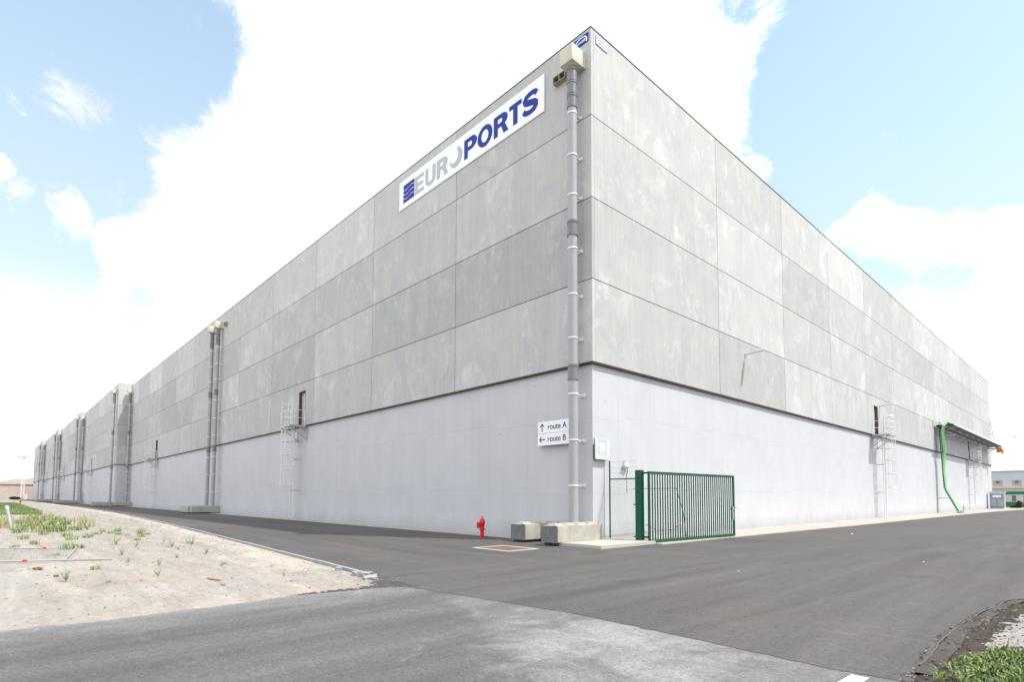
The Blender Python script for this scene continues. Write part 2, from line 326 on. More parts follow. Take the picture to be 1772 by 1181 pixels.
mat['red']=M_('red_hydrant_paint',(.62,.012,.015),.3,0,var=.05,bump=.02,spec=.5)
mat['redwhite']=M_('red_plastic',(.62,.03,.04),.5,0,var=.05,bump=0)
mat['rust']=M_('rusty_grate_steel',(.20,.125,.085),.85,.1,var=.25,scale=14,spk=.12,bump=.3)
mat['orange']=M_('orange_paint',(.85,.27,.07),.5,0,var=.06,bump=0)
mat['brick']=M_('faded_brick',(.42,.34,.31),.95,var=.14,scale=.6,streak=.08,bump=0)
mat['shedroof']=M_('grey_sheet_roof',(.36,.37,.42),.8,var=.08,scale=.4,bump=0)
mat['paleblue']=M_('pale_blue_cladding',(.56,.60,.65),.6,var=.04,scale=.3,bump=0)
mat['teal']=M_('light_teal_cladding',(.38,.54,.60),.6,var=.05,scale=.3,bump=0)
mat['yellow']=M_('pale_yellow_trim',(.72,.55,.34),.6,var=.05,bump=0)
mat['glass']=M_('dark_window_glass',(.12,.14,.15),.1,0,var=.1,bump=0,spec=.8)
mat['deepgreen']=M_('deep_green_container_paint',(.02,.20,.07),.5,0,var=.05,bump=0)
mat['cabblue']=M_('blue_grey_cabinet_paint',(.20,.29,.36),.5,0,var=.08,bump=0)
mat['rubber']=M_('black_rubber',(.02,.02,.02),.8,0,var=.1,bump=0)
mat['brown']=M_('brown_door_frame',(.10,.075,.055),.7,0,var=.1,bump=0)
mat['doorleaf']=M_('pale_door_leaf',(.46,.46,.44),.5,0,var=.04,bump=0)
mat['terracotta']=M_('terracotta_rubble',(.26,.115,.07),.9,0,var=.2,scale=9,bump=.2)
mat['turbine']=M_('white_turbine_paint',(.78,.80,.84),.4,0,var=.01,bump=0)
def leafmat(name,c1,c2):
    m=bpy.data.materials.new(name); m.use_nodes=True; t=m.node_tree; p=t.nodes['Principled BSDF']; p.inputs['Roughness'].default_value=.6
    at=t.nodes.new('ShaderNodeAttribute'); at.attribute_name='tone'; r=t.nodes.new('ShaderNodeMix'); r.data_type='RGBA'
    r.inputs[6].default_value=(*c1,1); r.inputs[7].default_value=(*c2,1); t.links.new(at.outputs['Fac'],r.inputs[0])
    t.links.new(r.outputs[2],p.inputs['Base Color'])
    try: p.inputs['Transmission Weight'].default_value=0
    except Exception: pass
    return m
mat['grass']=leafmat('grass_blades',(.035,.10,.015),(.26,.33,.10))
mat['weed']=leafmat('weed_leaves',(.10,.20,.05),(.34,.42,.16))
mat['greyweed']=leafmat('grey_green_leaves',(.09,.17,.09),(.25,.34,.22))
mat['dryweed']=leafmat('dry_grass_stems',(.22,.26,.08),(.50,.44,.22))
mat['bush']=leafmat('dark_bush_leaves',(.012,.05,.012),(.05,.13,.03))
# ------------------------------------------------------------------ ground
def sheet(name,poly,z,m,sub=None):
    b=MB(); b.pts([(x,y,z) for x,y in poly]); b.face(list(range(len(poly)))); o=b.build(name,m); return tag(o,kind='structure')
g=MB(); g.pts([(-2500,-2500,-.16),(2500,-2500,-.16),(2500,2500,-.16),(-2500,2500,-.16)]); g.face([0,1,2,3])
tag(g.build('ground',mat['earth']),kind='structure')
KERB=[(2.15,-9.72),(-2.1,-9.42),(-10.1,-8.86),(-23.7,-7.98),(-43.1,-7.1),(-73,-6.75),(-120,-6.9),(-175,-7.4),(-262,-8.0)]
road=[(-420,-8.6)]+KERB[::-1]+[(2.9,-9.95),(3.85,-10.05),(4.43,-9.95),(7.41,-9.55),(9.18,-9.60),(10.66,-9.66),(11.25,-9.58),(11.24,-8.6),(11.18,-7.2),(11.24,-5.55),(11.38,-3.96),(11.68,-3.25),(12.34,-2.68),(13.6,-2.2),(40,-1.5),(60,60),(60,240),(-60,240),(-420,20)]
tag(sheet('road',[q for i in range(len(road)) for q in ([road[i]] if not (-10.2<road[i][1]<-9.3 and 3.8<road[i][0]<10.9) else [(road[i][0]+(road[(i+1)%len(road)][0]-road[i][0])*k/14,road[i][1]+(road[(i+1)%len(road)][1]-road[i][1])*k/14+(.035*noise.noise(Vector((road[i][0]*3+k*.9,0,0)))+.02*noise.noise(Vector((road[i][0]*9+k*2.3,4,0))) if k else 0)) for k in range(14)])],0,mat['asphalt']),kind='structure')
old=[(4.6,-9.3),(12.2,-9.3),(45,-9.0),(60,-60),(0,-60),(3.0,-15.6),(3.3,-12),(3.4,-10.3),(1.6,-10.2),(1.9,-9.5)]
sheet('old_road',old,-.004,mat['asphalt_old'])
# kerb line beside the sand
def kerbpos(x):
    for (x0,y0),(x1,y1) in zip(KERB,KERB[1:]):
        if x1<=x<=x0: 
            t=(x-x0)/(x1-x0); return y0+t*(y1-y0)
    return KERB[0][1]-.25*(x-KERB[0][0]) if x>KERB[0][0] else KERB[-1][1]
k=MB(); seg=[]
x=2.05
while x>-150:
    x2=x-(.98 if x>-60 else 3.9)
    ya,yb=kerbpos(x)-.13,kerbpos(x2)-.13; j=rnd.uniform(-.008,.008)
    M=None
    k.pts([(x,ya,-.1),(x,ya+.11,-.1),(x,ya+.11,.035+j),(x,ya,.045+j),(x2,yb,-.1),(x2,yb+.11,-.1),(x2,yb+.11,.035+j),(x2,yb,.045+j)])
    b=len(k.v)-8
    for f in ((0,1,2,3),(7,6,5,4),(1,5,6,2),(2,6,7,3),(3,7,4,0)): k.face([b+i for i in f])
    x=x2-.012
tag(k.build('kerb',mat['kerb']),kind='structure')
# sandy plot
def sand_h(x,y):
    ky=kerbpos(x)-.14
    d=min(ky-y, (3.62 if y>-16 else 3.62) - x - .22*noise.noise(Vector((y*.8,3,0))) - .12*noise.noise(Vector((y*3,5,0))) - .07*noise.noise(Vector((x*6,y*9,5))) - .05*noise.noise(Vector((x*17,y*19,5))))   # distance inside the plot
    h=.05*noise.noise(Vector((x*.35,y*.35,0)))+.035*noise.noise(Vector((x*1.3,y*1.3,2)))+.022*noise.noise(Vector((x*2.2,y*5,4)))+.016*noise.noise(Vector((x*9,y*11,7)))+.008*abs(noise.noise(Vector((x*24,y*24,7))))
    bank=.08*math.exp(-((ky-y-.7)/.5)**2) if x<-3 else 0
    e=min(1,max(0,d/.5))
    return (.045+h+bank)*e - .02*(1-e)+ (0 if d>-.05 else -.2)
s_=MB()
xs=[]; x=4.4
while x>-270:
    xs.append(x); dcam=math.hypot(x-12.5,3); x-=max(.055,dcam*.012)
ys=[]; y=-6.6
while y>-70:
    ys.append(y); y-= .07 if y>-16 else .07*(1+(-16-y)*.8)
idx={}
b0=s_.pts([(x,y,sand_h(x,y)) for x in xs for y in ys])
ny=len(ys)
for i in range(len(xs)-1):
    for j in range(ny-1):
        if ys[j+1]>kerbpos(xs[i])+.05: continue
        kd=kerbpos(xs[i])-ys[j]+.35*noise.noise(Vector((xs[i]*.8,ys[j]*.8,0)))+.2*noise.noise(Vector((xs[i]*4,ys[j]*4,0))); s_.tone=1+.26*(max(0,min(1,(1.5-kd)/.5)) if xs[i]<1 else 0)
        a=b0+i*ny+j; s_.face([a,a+1,a+ny+1,a+ny],True)
so_=s_.build('sand',mat['sand'],tone=True); tag(so_,kind='structure')
# strips at the foot of the walls
st=MB(); st.box(-91.9,-.78,-.1,.02,.2,.02); tag(st.build('wall_foot_strip',mat['strip']),kind='structure')
st=MB(); P=[(-.2,1.05),(2.1,1.05),(2.12,6.5),(2.45,22),(2.6,48),(3.0,70),(4.0,86),(5,110),(-.2,110)]
st.prism(P,lambda u,v,kk:(u,v,.035 if kk==0 else -.1)); tag(st.build('pavement',mat['strip']),kind='structure')
st=MB(); st.box(-140,-2.6,-.1,-92.02,-1.6,.02); st.box(-176,-3.4,-.1,-134.1,-2.5,.02); st.box(-218,-4.3,-.1,-176.1,-3.4,.02); st.box(-262,-5.3,-.1,-218.1,-4.4,.02)
tag(st.build('far_foot_strip',mat['strip']),kind='structure')
# white road marking
sheet('road_marking',[(10.80,-10.35),(10.95,-10.35),(10.97,-9.72),(10.83,-9.72)],.003,mat['whitepaint'])
# right verge
v=MB(); vx=[11.02+.04*i for i in range(80)]; vy=[-9.62+.05*i for i in range(150)]
EDGE=[(-9.62,11.20),(-8.6,11.16),(-7.2,11.10),(-5.55,11.16),(-3.96,11.30),(-3.2,11.62),(-2.6,12.3),(-2.2,13.6)]
def edge_x(y):
    for (y0,x0),(y1,x1) in zip(EDGE,EDGE[1:]):
        if y0<=y<=y1: return x0+(x1-x0)*(y-y0)/(y1-y0)
    return 30 if y>-2.2 else 11.2
def verge_h(x,y):
    d=x-edge_x(y)-.02*noise.noise(Vector((y*5,1,0)))
    if d<0: return -.06
    h=.03*noise.noise(Vector((x*3,y*3,0)))+.022*noise.noise(Vector((x*11,y*11,3)))
    e=min(1,d/.08); return (.012+.02*min(1,d/.5)+h*.7+ .02*max(0,noise.noise(Vector((x*22,y*22,9)))))*e-.03*(1-e)
b0=v.pts([(x,y,verge_h(x,y)) for x in vx for y in vy]); n_=len(vy)
for i in range(len(vx)-1):
    for j in range(n_-1):
        cx,cy=vx[i]+.02,vy[j]+.025; d=cx-edge_x(cy)+.08*noise.noise(Vector((cx*2,cy*2,5)))
        v.mi=0 if d<.42+.1*noise.noise(Vector((cx*7,cy*7,2))) or cy<-8.1-.5*noise.noise(Vector((cx*2,0,0))) else 1
        a=b0+i*n_+j; v.face([a,a+n_,a+n_+1,a+1],True)
tag(v.build('verge',[mat['soil_and_gap_shade'],mat['gravel']]),kind='structure')
# crumbled dark asphalt along the tip of the plot
v=MB(); nx_,ny_2=60,16
ca,cb_=Vector((3.45,-11.75)),Vector((2.6,-9.8))
P0=[(3.38,-11.9),(3.30,-11.0),(3.0,-10.4),(2.75,-10.0),(2.9,-9.7)]; P1=[(3.42,-11.9),(3.62,-11.0),(3.7,-10.5),(3.95,-10.15),(4.3,-9.85)]
def lerp(P,t):
    t*=len(P)-1; i=min(int(t),len(P)-2); f=t-i; return Vector(P[i])*(1-f)+Vector(P[i+1])*f
for i in range(nx_+1):
    a_,b_=lerp(P0,i/nx_),lerp(P1,i/nx_)
    for j in range(ny_2+1):
        p=a_.lerp(b_,j/ny_2); e=min(j,ny_2-j,i,nx_-i)/3; e=min(1,e)
        v.v.append((p.x,p.y,-.02+e*(.026+.016*noise.noise(Vector((p.x*14,p.y*14,0)))+.012*noise.noise(Vector((p.x*35,p.y*35,0))))))
for i in range(nx_):
    for j in range(ny_2):
        a=i*(ny_2+1)+j; v.face([a,a+1,a+ny_2+2,a+ny_2+1])
tag(v.build('broken_asphalt',M_('crumbled_asphalt',(.085,.08,.076),.95,var=.25,scale=12,spk=.3,spk_scale=60,bump=1,bscale=70)),kind='structure')
# flat sunk channel edging along the verge
v=MB(); yy=-9.3
pl=[]
while yy<-3.0: pl.append((edge_x(yy)+.115+.012*math.sin(yy*3),yy)); yy+=.12
a=v.pts([(x-.075,y,.024+.006*noise.noise(Vector((y*6,0,0)))) for x,y in pl]); b=v.pts([(x+.075+.02*noise.noise(Vector((y*5,3,0))),y,.030) for x,y in pl]); c=v.pts([(x-.08,y,-.05) for x,y in pl]); 
for i in range(len(pl)-1): v.face([a+i,b+i,b+i+1,a+i+1]); v.face([c+i,a+i,a+i+1,c+i+1])
tag(v.build('verge_edging',M_('dark_concrete_edging',(.075,.067,.062),.95,var=.22,scale=9,spk=.2,bump=.8)),kind='structure')
v=MB(); yy=-9.0
pl=[]
while yy<-3.0: pl.append((edge_x(yy)+.028+.008*math.sin(yy*5)+.01*noise.noise(Vector((yy*4,0,0))),yy)); yy+=.08
a=v.pts([(x-.006,y,.026) for x,y in pl]); b=v.pts([(x+.006,y,.027) for x,y in pl]); c=v.pts([(x-.03,y,-.004) for x,y in pl])
for i in range(len(pl)-1):
    if True: v.face([a+i,b+i,b+i+1,a+i+1]); v.face([c+i,a+i,a+i+1,c+i+1])
tag(v.build('verge_cement_line',M_('pale_cement_line',(.135,.125,.115),.95,var=.2,scale=12,bump=.4)),kind='structure')
# ------------------------------------------------------------------ scattered stones
def rock(b,c,r,seed):
    q=random.Random(seed); bm=bmesh.new(); bmesh.ops.create_icosphere(bm,subdivisions=1,radius=1)
    for vv in bm.verts: vv.co*=q.uniform(.7,1.15)
    M=Matrix.Translation(c)@Matrix.Rotation(q.uniform(0,6.3),4,'Z')@Matrix.Diagonal((r*q.uniform(.8,1.5),r*q.uniform(.7,1.1),r*q.uniform(.45,.75),1))
    b.addbm(bm,M)
st=MB()
for i in range(5200):
    x=3.55-rnd.random()**1.6*38; y=kerbpos(x)-.2-rnd.random()**1.3*9
    if x>3.4: continue
    r=rnd.choice((.005,.006,.008,.010,.016))*rnd.uniform(.8,1.6)*(1+max(0,(3-x))*.03); st.tone=rnd.choice((.8,.9,1,1.1,1.25,.55))
    rock(st,Vector((x,y,sand_h(x,y)+r*.2)),r,i)
for i in range(2600):
    y=rnd.uniform(-9.6,-3.2); x=edge_x(y)-.05+rnd.random()**1.3*1.1; r=rnd.choice((.004,.006,.009,.014))*rnd.uniform(.7,1.3); st.tone=rnd.choice((.15,.2,.3,.5,.9,.12))
    rock(st,Vector((x,y,max(.001,verge_h(x,y))+r*.2)),r,i+5000)
for i in range(160):
    x=rnd.uniform(-1.5,4.4); y=kerbpos(min(x,2.1))-.02+rnd.uniform(-.12,.35)+(-.25 if x>2.2 else 0); r=rnd.uniform(.006,.016); st.tone=rnd.choice((.25,.4,.9))
    rock(st,Vector((x,y,r*.2)),r,i+8000)
tag(st.build('gravel',mat['stone'],tone=True),kind='stuff')
# ------------------------------------------------------------------ warehouse
Z=[6.45,9.47,12.50,15.60,19.0]
WH=empty('warehouse',(0,0,0),label='huge grey concrete panel warehouse with a stepped left side filling the picture',cat='warehouse')
secs=[(-91.9,0.0,0.0),(-134.,-91.9,-1.78),(-176.,-134.,-2.62),(-218.,-176.,-3.52),(-262.,-218.,-4.5)]   # xmin, xmax, front y
base=MB(); core=MB(); rf=MB()
for i,(x0,x1,y0) in enumerate(secs):
    xr=x1-.12; xl=x0-.12 if i<4 else x0+.12
    base.box(xl,y0+.12,-.3,xr,94.0-.12,6.40)
    core.box(x0-.30 if i<4 else x0+.3,y0+.30,6.40,x1-.30,94.0-.30,18.8)
base.build('base_wall',mat['base'],WH); core.build('core_wall',mat['core'],WH)
pan=MB(); seal=MB(); cop=MB(); fl=MB()
GAP=.016
row_tone=[.97,.93,.94,1.07]
def wall_run(P,dx,dy,nx,ny_,joints,doors=(),rt=row_tone,ends=(0,0)):
    T=.16
    def fn_(u,vv,k): d=-T*k; return (P[0]+dx*u+nx*d, P[1]+dy*u+ny_*d, vv)
    for r in range(4):
        z0,z1=Z[r]+(GAP if r else 0),Z[r+1]-GAP if r<3 else Z[r+1]-.03
        for a,b in zip(joints,joints[1:]):
            a_=a+(GAP if a!=joints[0] else 0); b_=b-(GAP if b!=joints[-1] else 0)
            pan.tone=rt[r]*rnd.choice((.92,.95,.98,1.0,1.02,1.05,1.09))
            dd=[d for d in doors if r==0 and a<d[0]<b]
            if dd:
                d0,d1,dz=dd[0]
                pan.prism([(a_,z0),(d0,z0),(d0,dz),(d1,dz),(d1,z0),(b_,z0),(b_,z1),(a_,z1)],fn_)
            else: pan.prism([(a_,z0),(b_,z0),(b_,z1),(a_,z1)],fn_)
    def strip(u0,u1,z0,z1,mb=seal,d0=-.03,d1=-.14):
        mb.prism([(u0,z0),(u1,z0),(u1,z1),(u0,z1)],lambda u,vv,k:(P[0]+dx*u+nx*(d0 if k==0 else d1),P[1]+dy*u+ny_*(d0 if k==0 else d1),vv))
    for r in range(1,4): strip(joints[0]+.14,joints[-1]-.14,Z[r]-.03,Z[r]+.03)
    for j in joints[1:-1]:
        for r in range(4): strip(j-.03,j+.03,Z[r]+.031,Z[r+1]-.04,d0=-.031,d1=-.139)
jl=[0]+[.29+7.85*k_ for k_ in range(1,12)]+[91.9]
DL=[(25.1,26.25,8.88),(72.0,73.1,8.88)]
wall_run((0,0),-1,0,0,-1,jl,DL)
jr=[.17]+[9.45+7.69*k_ for k_ in range(0,11)]+[94.0]
DR=[(34.2,35.25,8.75),(74.5,75.4,8.7)]
wall_run((0,0),0,1,1,0,jr,DR,rt=[.94,.99,.98,1.06])
prevy=0
doorsS={1:120.6,2:165.5,3:208.}
for i,(x0,x1,y0) in enumerate(secs[1:],1):
    wall_run((x1,prevy-.001),0,-1,1,0,[0,prevy-y0-.17],rt=[.93,.97,.9,1.02])
    Ln=x1-x0; js=[0]+[6.0+7.85*k_ for k_ in range(5) if 6.0+7.85*k_<Ln-3]+[Ln]
    dd=[(doorsS[i]+x1-.5,doorsS[i]+x1+.5,8.8)] if i in doorsS else []
    wall_run((x1,y0),-1,0,0,-1,js,dd)
    prevy=y0
pan.build('concrete_cladding',mat['panel'],WH,tone=True); seal.build('joint_sealant',mat['seal'],WH)
# coping and drip flashing follow the outline
outl=[(0,94.0),(0,0)]
py=0
for i,(x0,x1,y0) in enumerate(secs):
    if i: outl+= [(x1,y0)]
    outl+=[(x0,y0)]
outl=[(0,94.0),(0,0),(-91.9,0),(-91.9,-1.78),(-134,-1.78),(-134,-2.62),(-176,-2.62),(-176,-3.52),(-218,-3.52),(-218,-4.5),(-262,-4.5),(-262,94)]
def ribbon(mb,off0,off1,z0,z1):
    n=len(outl); nor=[]
    def offset(d):
        res=[]
        for i in range(n):
            p=Vector(outl[i]); e1=(Vector(outl[i])-Vector(outl[i-1])).normalized() if i else None
            e2=(Vector(outl[i+1])-p).normalized() if i<n-1 else None
            nn=[Vector((-e.y,e.x)) for e in (e1,e2) if e is not None]
            # outward: path runs with the building on its right-hand side
            o=Vector((0,0))
            if len(nn)==2: o=nn[0]+nn[1]
            else: o=nn[0]
            res.append(p-o*d*-1 if False else p+o*d)
        return res
    A,B=offset(off0),offset(off1)
    a=mb.pts([(p.x,p.y,z0) for p in A]); b=mb.pts([(p.x,p.y,z0) for p in B]); c=mb.pts([(p.x,p.y,z1) for p in B]); d=mb.pts([(p.x,p.y,z1) for p in A])
    for i in range(n-1):
        mb.face([a+i,a+i+1,b+i+1,b+i]); mb.face([b+i,b+i+1,c+i+1,c+i]); mb.face([c+i,c+i+1,d+i+1,d+i]); mb.face([d+i,d+i+1,a+i+1,a+i])
ribbon(cop,-.35,.02,18.965,19.005); cop.build('roof_coping',mat['coping'],WH)
ribbon(fl,-.20,.012,6.375,6.448); fl.build('drip_flashing',mat['flash'],WH)
def door_part(P,dx,dy,nx,ny_,d0,d1,dz):
    def bx(mb,u0,u1,z0,z1,n0,n1):
        mb.box(P[0]+dx*u0+nx*n0,P[1]+dy*u0+ny_*n0,z0,P[0]+dx*u1+nx*n1,P[1]+dy*u1+ny_*n1,z1)
    lf=MB(); bx(lf,d0+.03,d1-.03,6.47,dz-.05,-.25,-.20); L_=lf.build('door',mat['doorleaf'],WH)
    f=MB(); bx(f,d0-.002,d0+.06,6.45,dz,-.24,-.004); bx(f,d1-.06,d1+.002,6.45,dz,-.24,-.004); bx(f,d0+.061,d1-.061,dz-.07,dz+.002,-.24,-.004); f.build('door_frame',mat['brown'],L_)
    h=MB(); bx(h,d0+.16,d0+.28,7.45,7.49,-.199,-.14); h.build('handle',mat['galv_dull'],L_)
for d in DL: door_part((0,0),-1,0,0,-1,*d)
for d in DR: door_part((0,0),0,1,1,0,*d)
for i in doorsS: door_part((secs[i][1],secs[i][2]),-1,0,0,-1,doorsS[i]+secs[i][1]-.5,doorsS[i]+secs[i][1]+.5,8.8)
# ------------------------------------------------------------------ downpipes (local +Y = away from wall, X along it)
def make_downpipe():
    r=empty('downpipe',cat='drainpipe',group='grey rainwater downpipes along the left side')
    b=MB(); b.tube([(0,.40,0),(0,.40,17.45)],.17,20); b.build('pipe',mat['pipe'],r)
    b=MB(); b.bbox(-.30,.01,17.50,.30,.74,18.12,.012); b.lathe([(.20,17.5),(.27,17.54)],(0,.40,-.03),20)
    b.box(-.34,.012,17.46,-.301,.09,17.90); b.build('hopper_box',mat['cream'],r)
    for z in (6.05,11.35,16.15,16.65,17.15):
        c=MB(); c.lathe([(.182,-.28),(.205,-.28),(.205,-.20),(.186,-.19),(.186,.19),(.205,.20),(.205,.28),(.182,.28)],(0,.40,z),20); c.build('coupling',mat['pipe_dark'] if z>15 or z<7 or 11<z<12 else mat['pipe'],r) if z in(6.05,11.35) else None
        if z>16:
            c=MB(); c.lathe([(.178,-.24),(.20,-.24),(.20,-.18),(.182,-.17),(.182,.17),(.20,.18),(.20,.24),(.178,.24)],(0,.40,z),20); c.build('coupling',mat['pipe_dark'],r)
    for z in (2.0,3.62,5.27,7.3,8.9,10.6,12.6,14.1,15.7):
        c=MB(); c.lathe([(.173,-.025),(.186,-.025),(.186,.025),(.173,.025)],(0,.40,z),20)
        c.box(-.05,.0 if z>6.4 else -.118,z-.02,.05,.225,z+.02)
        c.box(-.16,.001 if z>6.4 else -.118,z-.06,.16,.03 if z>6.4 else -.09,z+.06)
        c.build('pipe_clamp',mat['galv'],r)
    return r
dp=make_downpipe()
def place(o,x,y,lab): o.location=(x,y,0); o.rotation_euler=(0,0,math.pi); o['label']=lab
place(dp,-.57,0,'thick grey downpipe with cream hopper at the near corner, behind the concrete blocks')
pl_=[(-44.95,0,'right one of the twin grey downpipes halfway along the left side'),(-46.9,0,'left one of the twin grey downpipes halfway along the left side'),
 (-91.1,0,'grey downpipe in the inner corner of the first wall step'),(-92.9,-1.78,'grey downpipe on the outer wall just past the first wall step'),
 (-133.2,-1.78,'grey downpipe in the inner corner of the second wall step'),(-135.0,-2.62,'grey downpipe just past the second wall step'),
 (-175.2,-2.62,'grey downpipe in the inner corner of the third wall step'),(-177.0,-3.52,'grey downpipe just past the third wall step'),
 (-217.2,-3.52,'far grey downpipe in the inner corner of the fourth wall step'),(-219.0,-4.5,'far grey downpipe just past the fourth wall step')]
for x,y,l in pl_: place(copy_tree(dp),x,y,l)
# twin vent box beside the hopper
vb=empty('overflow_spout',(-1.42,0,17.72),math.pi,label='small dirty cream double spout box on the wall beside the hopper',cat='spout',group='overflow spouts under the roof edge')
b=MB(); b.box(-.31,.001,-.14,.31,.20,-.115); b.box(-.31,.001,.115,.31,.20,.14); b.box(-.31,.001,-.115,-.285,.20,.115); b.box(.285,.001,-.115,.31,.20,.115); b.box(-.02,.001,-.115,.02,.19,.115); b.build('spout_box',mat['cream_dark'],vb)
b=MB(); b.box(-.284,.002,-.114,-.021,.03,.114); b.box(.021,.002,-.114,.284,.03,.114); b.build('spout_opening',mat['flash'],vb)
v2=copy_tree(vb); v2.location=(-43.7,0,17.72); v2['label']='small cream spout box beside the twin downpipes'
# ------------------------------------------------------------------ caged ladders
def make_ladder(sg,grp):
    r=empty('caged_ladder',cat='ladder',group=grp)
    def bar(mb,a,b_,rr=.02,n=6): mb.tube([(sg*a[0],a[1],a[2]),(sg*b_[0],b_[1],b_[2])],rr,n)
    o=.42; w_=.27
    for s in (-1,1):
        b=MB(); bar(b,(s*w_,o,.12),(s*w_,o,7.75),.032); b.build('stile',mat['galv'],r)
    b=MB(); z=.35
    while z<7.4: bar(b,(-w_,o,z),(w_,o,z),.016,5); z+=.28
    b.build('rungs',mat['galv_dull'],r)
    for z in (2.0,4.15,5.4):
        b=MB()
        for s in (-1,1): bar(b,(s*w_,-.11,z),(s*w_,o,z),.022)
        bar(b,(-w_-.02,o-.03,z),(w_+.02,o-.03,z),.018); b.build('wall_bracket',mat['galv_dull'],r)
    def hoop(mb,z):
        pts=[]
        for k_ in range(13):
            t=math.pi*k_/12; pts.append((sg*(-math.cos(t)*.42),o+math.sin(t)*.78,z))
        mb.tube(pts,.027,5); 
        bar(mb,(-.42,o,z),(-w_,o,z)); bar(mb,(.42,o,z),(w_,o,z))
    b=MB()
    for z in (2.35,3.45,4.45,5.35): hoop(b,z)
    hoop(b,6.05)
    for k_ in (1,3.5,6,8.5,11):
        t=math.pi*k_/12; bar(b,(-math.cos(t)*.42,o+math.sin(t)*.78,2.35),(-math.cos(t)*.42,o+math.sin(t)*.78,6.05),.022,5)
    b.build('safety_cage',mat['galv'],r)
    b=MB()
    for z in (6.95,7.4,7.85): hoop(b,z)
    for k_ in (1,6,11):
        t=math.pi*k_/12; bar(b,(-math.cos(t)*.42,o+math.sin(t)*.78,6.5),(-math.cos(t)*.42,o+math.sin(t)*.78,8.1),.024,5)
    b.build('upper_cage',mat['galv'],r)
    b=MB(); b.box(sg*-1.25,.02,6.33,sg*-.32,1.12,6.38); b.box(sg*-.32,.62,6.331,sg*.5,1.12,6.379)
    b.box(sg*-1.27,.02,6.28,sg*-1.23,1.14,6.40); b.box(sg*-1.23,1.10,6.28,sg*.5,1.14,6.40); b.build('platform',mat['galv_dull'],r)
    for s in (-1.15,.42):
        b=MB(); b.tube([(sg*s,-.11,5.45),(sg*s,1.05,6.27)],.03,6); b.tube([(sg*s,-.10,5.35),(sg*s,-.10,6.25)],.03,6); b.build('strut',mat['galv_dull'],r)
    b=MB()
    for (a,n0) in ((-1.22,1.08),(-.35,1.08),(-1.22,.12),(.5,1.1)): bar(b,(a,n0,6.38),(a,n0,7.45),.022)
    for z in (6.9,7.42):
        bar(b,(-1.22,.12,z),(-1.22,1.08,z),.018); bar(b,(-1.22,1.08,z),(-.35,1.08,z),.018)
    b.build('railing',mat['galv'],r)
    return r
lad=make_ladder(1,'caged ladders on the left facade'); lad.location=(-26.1,0,0); lad.rotation_euler=(0,0,math.pi)
lad['label']='galvanised caged ladder and platform under the nearest door of the left facade'
for x,y,l in [(-73.0,0,'caged ladder left of the twin downpipes on the left facade'),(-120.9,-1.78,'caged ladder just past the first wall step'),(-165.8,-2.62,'small far caged ladder past the second wall step'),(-208.3,-3.52,'tiny caged ladder past the third wall step')]:
    q=copy_tree(lad); q.location=(x,y,0); q['label']=l
lad2=make_ladder(-1,'caged ladders on the right facade'); lad2.location=(0,34.75,0); lad2.rotation_euler=(0,0,-math.pi/2)
lad2['label']='galvanised caged ladder and platform midway along the sunlit right facade'
q=copy_tree(lad2); q.location=(0,74.9,0); q['label']='far caged ladder under the cable tray near the end of the right facade'
# ------------------------------------------------------------------ wall lamps
def make_lamp():
    r=empty('wall_lamp',cat='lamp',group='slim grey lamps on the right facade')
    b=MB(); b.box(-.05,.001,-.12,.05,.03,.06); b.tube([(0,.02,0),(0,.30,.02)],.022,8); b.build('lamp_arm',mat['galv_dull'],r)
    b=MB(); P=[(-.07,.24),(-.10,.38),(-.125,.62),(-.11,.86),(-.06,.96),(.06,.96),(.11,.86),(.125,.62),(.10,.38),(.07,.24)]
    b.prism(P,lambda u,v_,k_:(u*(1 if k_ else .7),v_*1.08,(.13 if k_==0 else .01)+v_*.06)); b.build('lamp_head',mat['galv'],r)
    b=MB(); b.prism([(u*.7,.3+(v_-.24)*.8) for u,v_ in P],lambda u,v_,k_:(u,v_,(.009 if k_==0 else -.012)+v_*.06)); b.build('lamp_glass',mat['galv'],r)
    return r
lp=make_lamp(); lp.location=(0,12.15,8.80); lp.rotation_euler=(0,0,-math.pi/2); lp['label']='slim grey wall lamp sticking out high on the sunlit right facade, nearest one'
q=copy_tree(lp); q.location=(0,35.75,8.82); q['label']='slim grey wall lamp above the door with the first right-hand ladder'
q=copy_tree(lp); q.location=(0,59.6,8.2); q['label']='slim grey wall lamp beneath the near end of the cable tray'
q=copy_tree(lp); q.location=(0,79.,8.2); q['label']='slim grey wall lamp beneath the far end of the cable tray'
